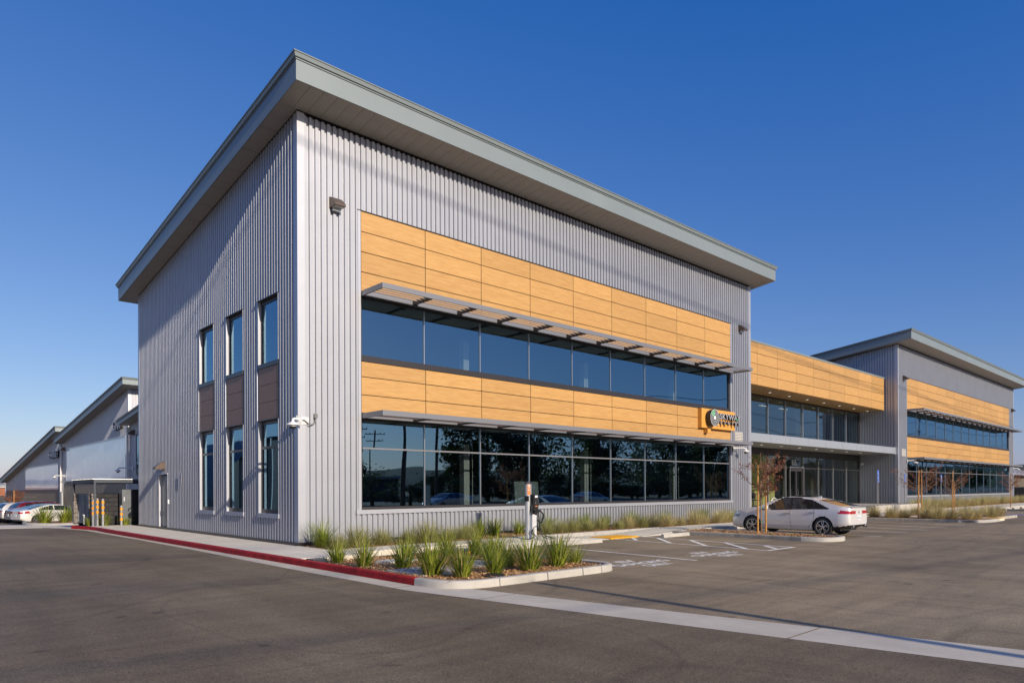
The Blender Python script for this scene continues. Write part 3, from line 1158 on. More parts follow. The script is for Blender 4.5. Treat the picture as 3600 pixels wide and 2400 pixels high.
def awning(parent, x0, x1, nb, ztop, dep=1.17, blades=4, single=True):
    """sun shade: box fascia on brackets, tilted blades in the front half, solid beam at the wall"""
    h = 0.155
    fr = MB()
    fr.box(x0, x1, -dep, -dep + 0.05, ztop - h, ztop)
    fr.box(x0, x0 + 0.05, -dep + 0.05, -0.02, ztop - h, ztop - 0.002)
    fr.box(x1 - 0.05, x1, -dep + 0.05, -0.02, ztop - h, ztop - 0.002)
    fr.box(x0 + 0.05, x1 - 0.05, -0.14, -0.02, ztop - h + 0.004, ztop - 0.004)
    a = fr.build('awning', awn, parent)
    w = (x1 - x0) / nb
    mb = MB()
    mb.box(-0.03, 0.03, -dep + 0.05, -0.14, ztop - h - 0.01, ztop - 0.03)
    mb.box(-0.09, 0.09, -0.30, -0.18, ztop - h - 0.03, ztop - h - 0.012)
    bm_ = mb.mesh('bracket', framem)
    for i in range(1, nb):
        place('bracket', bm_, a, (x0 + i * w, 0, 0))
    ys_ = [-dep + 0.17 + k * 0.19 for k in range(blades)]
    if single:
        mb = MB()
        t = R(33)
        c, s_ = math.cos(t), math.sin(t)
        l = 0.062
        mb.loft([[(x, l * c, l * s_), (x, l * c + .006, l * s_ - .009), (x, -l * c + .006, -l * s_ - .009), (x, -l * c, -l * s_)] for x in (-w / 2 + 0.03, w / 2 - 0.03)], True, 0, True)
        bl = mb.mesh('blade', awn_blade)
        for i in range(nb):
            for yb in ys_:
                place('blade', bl, a, (x0 + (i + 0.5) * w, yb, ztop - 0.085))
    else:
        mb = MB()
        t = R(33)
        c, s_ = math.cos(t), math.sin(t)
        l = 0.062
        for yb in ys_:
            for i in range(nb):
                xa, xb = x0 + i * w + 0.03, x0 + (i + 1) * w - 0.03
                mb.loft([[(x, yb + l * c, ztop - .085 + l * s_), (x, yb + l * c + .006, ztop - .085 + l * s_ - .009), (x, yb - l * c + .006, ztop - .085 - l * s_ - .009), (x, yb - l * c, ztop - .085 - l * s_)] for x in (xa, xb)], True, 0, True)
        stuff(mb.build('blades', awn_blade, a))
    return a


def wing(root, X0, X1, pl, pr, ncol, nwin, left_segs, solid_back=15.74, main=True):
    """one two-storey wing: ribbed shell, corner trim, panel bands, ribbon windows, sun shades, roof"""
    fr = lambda u, d, z: (u, d, z)
    mb = MB()
    corrugated(mb, fr, [(X0 + 0.22, pl - 0.1, 0.05, 12.2), (pl - 0.1, pr + 0.1, 0.05, 0.80), (pl - 0.1, pr + 0.1, 9.99, 12.2), (pr + 0.1, X1 - 0.22, 0.05, 12.2)])
    mb.build('front_wall', clad, root)
    # left flank, faces -X
    sd = lambda u, d, z: (X0 + d, u, z)
    mb = MB()
    corrugated(mb, sd, left_segs)
    mb.build('flank_wall', clad, root)
    mb = MB()
    mb.quad((X1 - 0.04, 0, -0.1), (X1 - 0.04, 15.74, -0.1), (X1 - 0.04, 15.74, zsof(15.74)), (X1 - 0.04, 0, zsof(0)))
    mb.quad((X0, 15.74, -0.1), (X1, 15.74, -0.1), (X1, 15.74, zsof(15.74)), (X0, 15.74, zsof(15.74)))
    mb.build('rear_wall', clad, root)
    # flat corner trims
    mb = MB()
    mb.box(X0 - 0.004, X0 + 0.22, -0.004, 0.05, 0.05, 12.24)
    mb.box(X0 - 0.004, X0 + 0.05, 0.05, 0.22, 0.05, 12.22)
    mb.build('corner_trim', trim, root)
    boxes('corner_trim', trim, root, [(X1 - 0.22, X1 + 0.004, -0.004, 0.05, 0.05, 12.24)])
    boxes('opening_trim', trim, root, [(pl - 0.095, pl - 0.004, -0.006, 0.14, 0.93, 9.96), (pr + 0.004, pr + 0.095, -0.006, 0.14, 0.93, 9.96),
                                       (pl - 0.18, pr + 0.18, -0.035, 0.15, 0.80, 0.93)])
    boxes('flashing', framem, root, [(pl - 0.12, pr + 0.12, -0.012, 0.1, 9.962, 9.988), (pl - 0.006, pr + 0.006, -0.02, 0.14, 5.425, 5.538)])
    mb = MB()
    mb.box(X0 - 0.03, X1 + 0.03, -0.03, 0.02, -0.08, 0.05)
    mb.box(X0 - 0.03, X0 + 0.02, 0.02, 15.8, -0.08, 0.05)
    mb.build('base_flashing', framem, root)
    w = (pr - pl) / ncol
    wood_panels(root, pl, ncol, w, 0.018, [9.955, 9.345, 8.733, 8.121, 7.509])
    mb = MB()
    mb.box(pl, pr, -0.004, 0.12, 7.40, 7.512)
    mb.build('head_flashing', framem, root)
    wood_panels(root, pl, ncol, w, 0.018, [5.42, 4.953, 4.408, 3.86])
    mb = MB()
    mb.box(pl, pr, -0.004, 0.12, 3.70, 3.86)
    mb.build('head_flashing', framem, root)
    window_band(root, pl + 0.0, pr, 5.54, 7.40, nwin, 0.10, glass)
    window_band(root, pl + 0.0, pr, 0.93, 3.70, nwin, 0.10, glass, transom=2.80)
    # storeys inside
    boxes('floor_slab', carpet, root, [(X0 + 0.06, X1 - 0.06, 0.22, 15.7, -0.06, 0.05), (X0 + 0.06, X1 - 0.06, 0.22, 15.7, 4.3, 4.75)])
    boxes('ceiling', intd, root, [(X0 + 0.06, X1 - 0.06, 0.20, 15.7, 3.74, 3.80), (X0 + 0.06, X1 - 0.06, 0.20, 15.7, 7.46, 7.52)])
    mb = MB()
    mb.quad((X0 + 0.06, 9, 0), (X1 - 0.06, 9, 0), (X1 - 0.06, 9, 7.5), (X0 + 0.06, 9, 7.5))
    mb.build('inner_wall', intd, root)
    return root


# ------------------------------------------------------------------ main office wing
XL, XR_ = 0.0, 25.575
office = thing('office_wing', 'nearest two-storey silver ribbed wing with wood panel bands and slanted grey roof', 'building', (12.8, 7.8, 0), 'wings of the business centre')
zt = lambda u: zsof(u) - 0.03
WIN = [(6.516, 7.95), (3.90, 5.363), (1.27, 2.735)]
segs = []
edges = [0.22, 1.27, 2.735, 3.90, 5.363, 6.516, 7.95, 11.655, 12.83, 15.69]
for i in range(len(edges) - 1):
    a, b = edges[i], edges[i + 1]
    if i in (1, 3, 5):
        segs += [(a, b, 0.05, 0.80), (a, b, 7.37, zt)]
    elif i == 7:
        segs += [(a, b, 2.2, zt)]
    else:
        segs += [(a, b, 0.05, zt)]
wing(office, XL, XR_, 2.03, 23.48, 9, 9, segs)
mb = MB()
mb.box(-0.004, 0.04, 15.60, 15.79, 0.05, zsof(15.7) - 0.02)
mb.build('corner_trim', trim, office)
roof(office, XL, XR_, 0, 15.74, zsof, 0.56, 1.12, 1.04, planks=True)
awning(office, 2.05, 23.59, 12, 7.552)
awning(office, 2.05, 23.59, 12, 3.85)
# slit windows of the flank: jambs, sill, two sashes and brown boards between
bp = None
for y0, y1 in WIN:
    for za, zb, split in ((0.80, 3.66, 2.84), (5.30, 7.37, None)):
        w_ = MB()
        w_.box(0.09, 0.15, y0 + 0.03, y0 + 0.10, za + 0.09, zb - 0.02)
        w_.box(0.09, 0.15, y1 - 0.10, y1 - 0.03, za + 0.09, zb - 0.02)
        w_.box(0.092, 0.148, y0 + 0.03, y1 - 0.03, za + 0.03, za + 0.15)
        w_.box(0.092, 0.148, y0 + 0.03, y1 - 0.03, zb - 0.11, zb)
        if split:
            w_.box(0.092, 0.148, y0 + 0.10, y1 - 0.10, split - .04, split + .04)
        win = w_.build('slit_window', framem, office)
        for pa, pb in (((za + .12, split - .04), (split + .04, zb - .08)) if split else ((za + .14, zb - .07),)):
            mb = MB()
            mb.quad((0.12, y1 - 0.06, pa), (0.12, y0 + 0.06, pa), (0.12, y0 + 0.06, pb), (0.12, y1 - 0.06, pb))
            mb.build('pane', glass, win, fix=False)
        boxes('jamb_lining', trim, win, [(-0.008, 0.16, y1 - 0.03, y1 + 0.012, za if split else 5.41, zb), (-0.008, 0.16, y0 - 0.012, y0 + 0.03, za if split else 5.41, zb)])
        if split:
            boxes('sill', trim, win, [(-0.03, 0.1, y0 - 0.03, y1 + 0.03, 0.70, 0.83)])
            boxes('flashing', framem, win, [(-0.03, 0.1, y0 - 0.02, y1 + 0.02, 3.655, 3.68)])
        else:
            boxes('flashing', framem, win, [(-0.03, 0.1, y0 - 0.02, y1 + 0.02, 7.37, 7.395), (-0.012, 0.13, y0, y1, 5.28, 5.41)])
    mb = MB()
    mb.bbox(-0.69, 0.69, -0.262, 0.262, 0, 0.015, 0.003)
    mb.v = [(-c, a, b) for a, b, c in mb.v]
    for z in (0.2, -0.2):
        for yy in (-0.6, 0, 0.6):
            mb.box(-0.019, -0.014, yy - 0.01, yy + 0.01, z - 0.01, z + 0.01)
    bpm = mb.mesh('brown_panel', browp)
    for z in (3.945, 4.48, 5.015):
        place('brown_panel', bpm, office, (0.03, (y0 + y1) / 2, z))
    mb = MB()
    mb.quad((0.034, y0, 3.66), (0.034, y1, 3.66), (0.034, y1, 5.3), (0.034, y0, 5.3))
    mb.build('panel_backing', black, office, fix=False)
# flush steel door in the flank
dr = MB()
dr.box(0.10, 0.15, 11.70, 12.79, 0.0, 2.16)
door = dr.build('flank_door', mat('door_steel', (0.16, 0.17, 0.185), 0.35, 0.5, nscale=2, namt=0.1), office)
mb = MB()
mb.box(-0.008, 0.16, 12.80, 12.85, 0, 2.22)
mb.box(-0.008, 0.16, 11.64, 11.69, 0, 2.22)
mb.box(-0.03, 0.16, 11.62, 12.87, 2.20, 2.25)
mb.build('door_frame', trim, door)
mb = MB()
mb.tube([(0.095, 11.80, 0.98), (0.05, 11.80, 0.98), (0.05, 11.93, 0.98)], 0.012)
mb.build('handle', chrome, door)
mb = MB()
mb.box(-0.04, 0.0, 11.50, 11.58, 1.0, 1.18)
tag(mb.build('card_reader', white), 'small white card reader beside the steel door on the flank', 'card reader')

# columns, board and ceiling lights inside the office
for i, x in enumerate((7.2, 13.9, 20.6)):
    mb = MB()
    mb.box(x, x + 0.26, 1.5, 1.76, 0.05, 3.2)
    mb.box(x, x + 0.26, 1.5, 1.76, 4.75, 7.0)
    mb.box(x + 0.36, x + 0.38, 1.45, 1.47, 0.05, 3.2)
    mb.build('inner_column', offw, office)
mb = MB()
mb.loft([[(9.72, 1.35, 0.1), (11.04, 1.35, 0.1), (11.04, 1.38, 0.1), (9.72, 1.38, 0.1)], [(9.72, 1.5, 1.84), (11.04, 1.5, 1.84), (11.04, 1.53, 1.84), (9.72, 1.53, 1.84)]], True, 0, True)
tag(mb.build('leaning_board', mat('pale_board', (0.36, 0.42, 0.42), 0.6)), 'pale board leaning inside the ground-floor window behind the charging post', 'board')

# ------------------------------------------------------------------ right-hand wing (same kit, longer)
rw = thing('far_office_wing', 'farther two-storey silver ribbed wing with wood bands, right of the glazed link', 'building', (65.3, 7.8, 0), 'wings of the business centre')
wing(rw, 47.53, 83.0, 49.45, 80.95, 13, 13, [(0.22, 15.7, 0.05, zt)])
roof(rw, 47.53, 83.0, 0, 15.74, zsof, 0.6, 1.12, 1.04)
awning(rw, 49.5, 81.1, 19, 7.552, blades=4, single=False)
awning(rw, 49.5, 81.1, 19, 3.85, blades=4, single=False)

# ------------------------------------------------------------------ glazed entrance link between the wings
link = thing('entrance_link', 'glazed entrance link with wood parapet and grey canopy between the two silver wings', 'building', (36.5, 4, 0))
LX0, LX1 = 25.62, 47.49
wp = 2.421
# first column is cut by the main wing
wood_panels(link, 28.0 - wp, 9, wp, 0.93, [9.75, 9.155, 8.56, 7.965, 7.37])
mb = MB()
mb.box(LX0, LX1, 0.90, 1.25, 9.755, 9.86)
mb.build('parapet_cap', roofm, link)
mb = MB()
mb.box(LX0, LX1, 0.955, 9, 9.4, 9.7)
mb.build('roof_deck', intd, link)
mb = MB()
mb.box(LX0, LX1, 0.96, 2.76, 7.355, 7.375)
mb.build('upper_soffit', wood, link)
mb = MB()
mb.box(LX0, LX1, 2.75, 2.86, 7.30, 7.353)
mb.box(LX0, LX1, 2.75, 2.86, 3.66, 4.06)
mb.box(LX0, LX1, 2.70, 2.86, 4.50, 4.70)
mb.build('glazing_head', framem, link)
# upper and lower glazing
gx = [25.62, 28.0, 30.4, 32.82, 35.2, 37.7, 40.15, 42.6, 44.96, 47.45]


def glazing(za, zb, zsplit=None, gm=None):
    wo = MB()
    wo.box(LX0, LX1, 2.76, 2.84, za, za + 0.06)
    wo.box(LX0, LX1, 2.76, 2.84, zb - 0.05, zb)
    wo.box(LX1 - 0.12, LX1, 2.758, 2.842, za + .06, zb - .05)
    if zsplit:
        wo.box(LX0, LX1 - 0.12, 2.757, 2.843, zsplit - 0.035, zsplit + 0.035)
    w = wo.build('glazed_wall', framem, link)
    mb = MB()
    for x in gx[1:-1]:
        mb2 = MB()
        mb2.box(x - 0.028, x + 0.028, 2.72, 2.82, za + 0.06, zb - 0.05)
        mb2.build('mullion', mull if not zsplit else awn, w)
    zz = [za + 0.06] + ([zsplit] if zsplit else []) + [zb - 0.05]
    for z0, z1 in zip(zz, zz[1:]):
        for i, (a, b) in enumerate(zip(gx, gx[1:])):
            mb2 = MB()
            mb2.quad((a, 2.80, z0), (b, 2.80, z0), (b, 2.80, z1), (a, 2.80, z1))
            mb2.build('pane', gm or glassl, w, fix=False)
    return w


glazing(4.70, 7.30)
lobby_glass = glazing(0.28, 3.66, 2.88, glassd)
# double door in the lower glazing
dd = MB()
dd.box(35.62, 37.58, 2.68, 2.75, 2.80, 2.90)
dd.box(35.60, 35.68, 2.66, 2.76, 0.28, 2.86)
dd.box(37.52, 37.60, 2.66, 2.76, 0.28, 2.86)
for xa, xb in ((35.68, 36.6), (36.6, 37.52)):
    dd.box(xa, xa + 0.09, 2.69, 2.74, 0.30, 2.80)
    dd.box(xb - 0.09, xb, 2.69, 2.74, 0.30, 2.80)
    dd.box(xa + 0.09, xb - 0.09, 2.692, 2.738, 0.30, 0.5)
    dd.box(xa + 0.09, xb - 0.09, 2.692, 2.738, 2.66, 2.80)
ddo = dd.build('double_door', framem, link)
mb = MB()
mb.box(35.57, 35.61, 2.62, 2.66, 0.28, 2.9)
mb.box(37.60, 37.64, 2.62, 2.66, 0.28, 2.9)
mb.box(35.57, 37.64, 2.625, 2.655, 2.902, 2.94)
mb.build('door_trim', mull, ddo)
for xa in (36.48, 36.72):
    mb = MB()
    mb.tube([(xa, 2.69, 0.9), (xa, 2.62, 0.95), (xa, 2.62, 1.45), (xa, 2.69, 1.5)], 0.016)
    mb.build('handle', chrome, ddo)
text_on('655', 0.42, FRONT(36.5, 2.785, 3.24), signw, 'number', link, fit=(0.66, 0.36))
# canopy: slab with jointed front panels
mb = MB()
mb.box(LX0, LX1 - 0.03, 0.20, 2.70, 4.07, 4.50)
mb.build('canopy_slab', soffm, link)
px_ = [25.62, 28.01, 30.42, 32.83, 35.25, 37.74, 40.18, 42.53, 44.97, 47.14]
for a, b in zip(px_, px_[1:]):
    mb = MB()
    mb.box(a + 0.008, b - 0.008, 0.15, 0.19, 4.062, 4.53)
    mb.build('canopy_panel', canm, link)
mb = MB()
mb.box(LX0, 47.14, 0.192, 0.199, 4.07, 4.50)
mb.build('canopy_backing', black, link)
mb = MB()
mb.box(47.15, 47.5, 0.15, 0.30, 4.04, 4.56)
mb.build('canopy_end', canm, link)
mb = MB()
for i in range(54):
    x = LX0 + 0.2 + i * 0.4
    mb.box(x + 0.006, x + 0.394, 0.22, 2.68, 4.056, 4.068)
stuff(mb.build('canopy_soffit_planks', soffm, link))
mb = MB()
mb.lathe([(0.11, 0.0), (0.105, -0.012), (0.08, -0.012)], (0, 0, 0), n=18)
dlr = mb.mesh('downlight', white)
mb = MB()
mb.lathe([(0.079, 0.0), (0.02, -0.004)], (0, 0, 0), n=14)
dll = mb.mesh('downlight_lens', lamp_on)
for i in range(8):
    for x, y, z in ((28.8 + i * 2.56, 1.865, 7.354), (26.6 + i * 2.42, 1.2 + 0.0, 4.055)):
        d = place('downlight', dlr, link, (x, y, z))
        l = bpy.data.objects.new('downlight_lens', dll)
        COL.objects.link(l)
        l.parent = d
        l.location = (0, 0, -0.013)
# lobby inside
mb = MB()
mb.box(LX0, LX1, 2.9, 9, 0.2, 0.30)
mb.box(LX0, LX1, 2.9, 9, 4.1, 4.66)
mb.build('lobby_floor', carpet, link)
mb = MB()
mb.box(LX0, LX1, 2.9, 9, 7.31, 7.36)
mb.box(LX0, LX1, 2.9, 9, 3.9, 4.05)
mb.build('lobby_ceiling', offw, link)
mb = MB()
mb.box(LX0, 41, 6.4, 6.5, 0.3, 3.9)
mb.build('lobby_back_wall', inty, link)
mb = MB()
mb.box(41, LX1, 8.8, 8.9, 0.3, 7.3)
mb.box(LX0, 41, 8.8, 8.9, 4.6, 7.3)
mb.build('lobby_far_wall', intd, link)
for x in (27.2, 29.9, 33.5, 38.6, 43.1):
    mb = MB()
    mb.box(x, x + 0.4, 4.6, 5.0, 0.3, 3.9)
    mb.build('lobby_column', intd, link)
for x in (30.9, 40.6):
    mb = MB()
    mb.box(x, x + 0.45, 4.2, 4.6, 4.66, 7.3)
    mb.build('lobby_column', offw, link)
for x in (34, 36.6, 39.5):
    mb = MB()
    mb.box(x, x + 1.2, 5.2, 5.35, 7.29, 7.305)
    mb.build('ceiling_lamp', lamp_on, link)
for x in (27.5, 31.5, 35.5, 39.2):
    mb = MB()
    mb.box(x, x + 1.2, 4.6, 4.9, 3.885, 3.898)
    mb.build('ceiling_lamp', lobby_fill, link)  # unseen panel, added to light the yellow lobby wall
mb = MB()
mb.box(29.5, 33.4, 6.2, 6.36, 1.9, 2.0)
mb.build('lobby_shelf', framem, link)
# ------------------------------------------------------------------ hangars behind, at the left
def hangar(root, x, y0, y1, xe, z0, y_ref, gy0, gy1, gz0, gz1, brown_top, npan, edge=0.6, fh=0.26, slope=0.119):
    zf = lambda y: z0 - slope * (y - y_ref)
    sd = lambda u, d, z: (x + d, u, z)
    mb = MB()
    top = lambda u: zf(u) - 0.01
    if gy0 is not None:
        corrugated(mb, sd, [(y0 + .15, gy0, -1, top), (gy0, gy1, gz1, top), (gy1, y1, brown_top, top)], 0.03)
        mb.build('flank_wall', clad, root)
        mb = MB()
        corrugated(mb, sd, [(gy0, y1 - .3 if gy1 < y1 - .3 else gy1, -1.5, brown_top)], 0.03, pitch=0.4)
        mb.build('lower_cladding', clad_brown, root)
        fr = MB()
        fr.box(x - 0.05, x + 0.02, gy0, gy1, gz0 - 0.11, gz0)
        fr.box(x - 0.05, x + 0.02, gy0, gy1, gz1, gz1 + 0.11)
        fr.box(x - 0.04, x + 0.02, gy1 - 0.10, gy1, gz0, gz1)
        fr.box(x - 0.04, x + 0.02, gy0, gy0 + 0.10, gz0, gz1)
        g = fr.build('glazed_screen', canm, root)
        w = (gy1 - gy0 - 0.2) / npan
        mb = MB()
        mb.box(-0.018, 0.0, -w / 2 + 0.012, w / 2 - 0.012, gz0, gz1)
        pm = mb.mesh('sheet', poly)
        for i in range(npan):
            place('sheet', pm, g, (x, gy0 + 0.1 + (i + 0.5) * w, 0))
        mb = MB()
        mb.quad((x + .004, gy0, gz0), (x + .004, gy1, gz0), (x + .004, gy1, gz1), (x + .004, gy0, gz1))
        mb.build('screen_backing', intd, root, fix=False)
    else:
        corrugated(mb, sd, [(y0, y1, -1, top)], 0.03)
        mb.build('flank_wall', clad, root)
    mb = MB()
    corrugated(mb, lambda u, d, z: (u, y0 + d, z), [(x + .2, xe, 0, zf(y0) - 0.01)], 0.03)
    mb.build('front_wall', clad, root)
    mb = MB()
    mb.box(x - .004, x + .2, y0 - .004, y0 + 0.15, 0, zf(y0) - 0.005)
    mb.box(x - 0.02, x + .05, y1 - .3, y1 + .0, -1.5, zf(y1) - .005)
    mb.build('corner_trim', trim, root)
    mb = MB()
    mb.quad((xe, y0, 0), (xe, y1, 0), (xe, y1, zf(y1)), (xe, y0, zf(y0)))
    mb.quad((x, y1, 0), (xe, y1, 0), (xe, y1, zf(y1)), (x, y1, zf(y1)))
    mb.build('rear_wall', clad, root)
    roof(root, x, xe, y0, y1, zf, 0.62, 1.2, 0.15, fh=fh, edge=edge)


lo = thing('link_hangar', 'low silver ribbed bay with its own sloping roof between nearest wing and glazed hangar', 'building', (10, 20.5, 0))
hangar(lo, 3.0, 15.85, 29.3, 24, 7.04, 15.85, None, None, 0, 0, 0, 0, slope=0.107, edge=.75, fh=.16)
mb = MB()
mb.box(2.93, 3.0, 24.0, 27.5, 2.6, 4.9)
s = mb.build('side_window', framem, lo)
mb = MB()
mb.box(2.88, 3.02, 27.5, 27.62, 2.5, 4.95)
mb.build('jamb_lining', trim, s)
mb = MB()
mb.quad((2.925, 27.4, 2.7), (2.925, 24.1, 2.7), (2.925, 24.1, 4.8), (2.925, 27.4, 4.8))
mb.build('pane', glass, s, fix=False)
h1 = thing('hangar', 'silver hangar with wide pale translucent screen and white name letters, nearer of two', 'building', (14, 35, 0), 'hangars with translucent screens')
hangar(h1, 4.0, 33.63, 55.4, 40, 8.42, 33.63, 34.1, 53.6, 2.46, 5.2, 2.33, 32, edge=.85, fh=.3)
h2 = thing('hangar', 'farthest silver hangar with translucent screen and long low roof slope behind the parked cars', 'building', (14, 60, 0), 'hangars with translucent screens')
hangar(h2, 4.0, 56.1, 90.4, 40, 6.74, 56.1, 57.0, 75.6, 1.80, 4.02, 1.68, 28, slope=0.1195, edge=.85, fh=.3)
# downpipes with hoppers
for x, y, z1, lb in ((2.9, 29.35, 5.2, 'white downpipe at the joint of low bay and glazed hangar'), (3.88, 55.4, 5.3, 'tall white downpipe between the two glazed hangars')):
    dp = MB()
    dp.box(x - .06, x + .06, y - .09, y + .09, -1.3, z1)
    dp.box(x - .08, x + .07, y - .15, y + .15, z1, z1 + 0.28)
    tag(dp.build('downpipe', mat('downpipe_silver', (0.66, 0.65, 0.64), 0.4, 0.2)), lb, 'downpipe', 'downpipes')
mb = MB()
mb.lathe([(.16, -1.3), (.16, 1.45), (.06, 1.5)], (3.75, 54.1, 0.0), n=14)
tag(mb.build('standpipe', galv), 'short grey standpipe on hangar wall just right of white downpipe', 'standpipe')

# ------------------------------------------------------------------ wall lamps, cameras, louvres, signs
mb = MB()


def lamp_mesh():
    a = MB()
    # wedge wall pack, faces -Y: back plate at y=0
    prof = [(0.0, 0.28), (-0.09, 0.28), (-0.33, 0.07), (-0.33, 0.0), (0.0, 0.0)]
    a.loft([[(x, y, z) for y, z in prof] for x in (-0.17, 0.17)], True, 0, True)
    a.box(-0.185, 0.185, 0.0, 0.02, -0.03, 0.31)
    b = MB()
    b.box(-0.14, 0.14, -0.29, -0.05, -0.014, -0.001)
    c = MB()
    c.box(-0.12, 0.12, -0.12, -0.001, -0.10, -0.016)
    return a.mesh('housing', bronze), b.mesh('lens', lens), c.mesh('junction_box', galv)


LH, LL, LJ = lamp_mesh()


def wall_lamp(label, loc, rz=0.0, jb=True):
    t = thing('wall_lamp', label, 'wall lamp', loc, 'bronze wedge wall lamps', rz)
    t['_local'] = 1
    for nme, me in (('housing', LH), ('lens', LL)) + ((('junction_box', LJ),) if jb else ()):
        place(nme, me, t)
    return t


wall_lamp('bronze wedge lamp high on the sunny wall near the building corner', (1.17, -0.02, 9.78))
wall_lamp('bronze wedge lamp on the right end of the nearest wing beside the wood panels', (24.5, -0.02, 9.72))
wall_lamp('bronze wedge lamp at the left end of the far wing above its wood band', (48.75, -0.02, 9.72))
wall_lamp('bronze wedge lamp at the far right end of the far wing', (82.1, -0.02, 9.75))
wall_lamp('bronze wedge lamp over the steel door on the shaded flank', (-0.02, 12.22, 2.42), R(-90), False)
wall_lamp('small dark lamp under the low bay roof beside the white name letters', (2.97, 28.3, 4.95), R(-90), False)
wall_lamp('small dark lamp at the top left corner of the nearer hangar screen', (3.97, 54.3, 5.15), R(-90), False)


def dome_camera(label, loc, rz, arm=0.45):
    t = thing('dome_camera', label, 'camera', loc, 'white dome cameras', rz)
    t['_local'] = 1
    a = MB()
    a.box(-0.09, 0.09, -0.03, 0.0, -0.12, 0.16)
    a.tube([(0, -0.02, 0.05), (0, -arm * .8, 0.05), (0, -arm, 0.02), (0, -arm, -0.05)], 0.035, 10)
    a.build('bracket', white, t)
    b = MB()
    b.lathe([(0.05, -0.03), (0.08, -0.06), (0.17, -0.10), (0.175, -0.13), (0.10, -0.14), (0.10, -0.17)], (0, -arm, 0), n=20)
    b.build('housing', white, t, smooth=False)
    c = MB()
    c.lathe([(0.095, -0.165), (0.09, -0.20), (0.06, -0.235), (0.02, -0.245)], (0, -arm, 0), n=16)
    c.build('dome', blackp, t, smooth=True)
    return t


cc = dome_camera('white dome camera on the building corner with grey cable loop to a small box', (0.0, -0.10, 3.47), R(-62), 0.30)
mb = MB()
mb.box(-0.02, 0.30, -0.035, -0.006, 3.40, 3.60)
cp = tag(mb.build('mounting_plate', white), 'white plate behind the dome camera on the building corner', 'plate')
mb = MB()
mb.tube([(0.10, -0.05, 3.52), (0.18, -0.07, 3.50), (0.28, -0.07, 3.42), (0.38, -0.06, 3.39), (0.46, -0.06, 3.43), (0.515, -0.05, 3.52), (0.52, -0.05, 3.60)], 0.018, 8)
mb.box(0.47, 0.57, -0.07, -0.006, 3.60, 3.72)
tag(mb.build('camera_conduit', mat('conduit_grey', (0.17, 0.165, 0.16), 0.5)), 'grey cable loop and small box right of the corner dome camera', 'conduit')
dome_camera('white dome camera under the sun shade at the right end of the nearest wing', (23.7, -0.02, 3.55), R(38), 0.62)
dome_camera('white dome camera on the far wing left of its ground-floor windows', (49.3, -0.02, 3.55), R(30), 0.6)
dome_camera('white dome camera at the extreme right corner of the far wing', (82.6, -0.02, 3.55), R(30), 0.5)
dome_camera('white dome camera on the low bay by the downpipe, nearer pair member at the left', (2.97, 28.5, 2.88), R(-90), 0.8)
dome_camera('white dome camera by the tall downpipe between the glazed hangars', (3.97, 54.0, 2.86), R(-90), 0.8)
mb = MB()
mb.lathe([(0.11, 0), (0.11, 0.06), (0.075, 0.075), (0.075, 0.03)], (47.45, 2.55, 3.38), 'x', 16)
o = tag(mb.build('ball_camera', white), 'small round white camera on the ribbed return wall left of the parking sign', 'camera')


def louvre(label, x0, x1, z0, z1, n):
    f = MB()
    f.box(x0, x1, -0.03, 0.0, z1 - 0.035, z1)
    f.box(x0, x1, -0.03, 0.0, z0, z0 + 0.035)
    f.box(x0, x0 + 0.035, -0.029, 0.0, z0 + .035, z1 - .035)
    f.box(x1 - 0.035, x1, -0.029, 0.0, z0 + .035, z1 - .035)
    t = tag(f.build('louvre_vent', trim), label, 'vent', 'louvred wall vents')
    mb = MB()
    mb.box(x0 + .03, x1 - .03, -0.004, -0.001, z0 + .03, z1 - .03)
    mb.build('backing', black, t)
    h = (z1 - z0 - 0.07) / n
    mb = MB()
    mb.loft([[(x, -0.004, h * .45), (x, -0.026, -h * .3), (x, -0.03, -h * .3), (x, -0.008, h * .45)] for x in (x0 + .036, x1 - .036)], True, 0, True)
    me = mb.mesh('louvre_blade', louv)
    for i in range(n):
        place('louvre_blade', me, t, (0, 0, z0 + .035 + (i + .5) * h))


louvre('beige louvred vent on the silver wall just right of the ochre logo sign', 23.83, 24.70, 3.93, 4.48, 6)
louvre('beige louvred vent on the far wing wall right of the canopy', 48.17, 49.13, 3.88, 4.49, 7)

# the business-centre sign
sg = MB()
sg.box(20.43, 23.52, -0.22, 0.0, 4.465, 5.40)
sign = tag(sg.build('wall_sign', signo), 'ochre name sign with round green and white ring logo on the wood panels', 'sign')
mb = MB()
mb.lathe([(0.40, -0.30), (0.40, -0.52)], (21.13, 0, 4.95), 'y', 48)
mb.build('logo_drum', letd, sign)
lg = MB()
Y0 = -0.523
for i, (r0, r1) in enumerate(((0.38, 0.40), (0.302, 0.317), (0.23, 0.245), (0.163, 0.178), (0.0, 0.10))):
    seg = 48
    for k in range(seg):
        a0, a1 = 2 * math.pi * k / seg, 2 * math.pi * (k + 1) / seg
        pts = [(21.13 + r * math.cos(a), Y0, 4.95 + r * math.sin(a)) for r, a in ((r0, a0), (r1, a0), (r1, a1), (r0, a1))]
        if r0 == 0:
            lg.add(pts[:1] + pts[1:3], [(0, 1, 2)], 0)
        else:
            lg.add(pts, [(0, 1, 2, 3)], 0)
for r0, r1 in ((0.319, 0.378), (0.247, 0.30), (0.18, 0.228), (0.105, 0.161)):
    for k in range(14):
        a0, a1 = R(95) + R(62) * k / 14, R(95) + R(62) * (k + 1) / 14
        lg.add([(21.13 + r * math.cos(a), Y0, 4.95 + r * math.sin(a)) for r, a in ((r0, a0), (r1, a0), (r1, a1), (r0, a1))], [(0, 1, 2, 3)], 1)
lg.build('logo_face', [signw, signg], sign, fix=False)
mb = MB()
mb.tube([(21.13, -0.2, 4.95), (21.13, -0.3, 4.95)], 0.1)
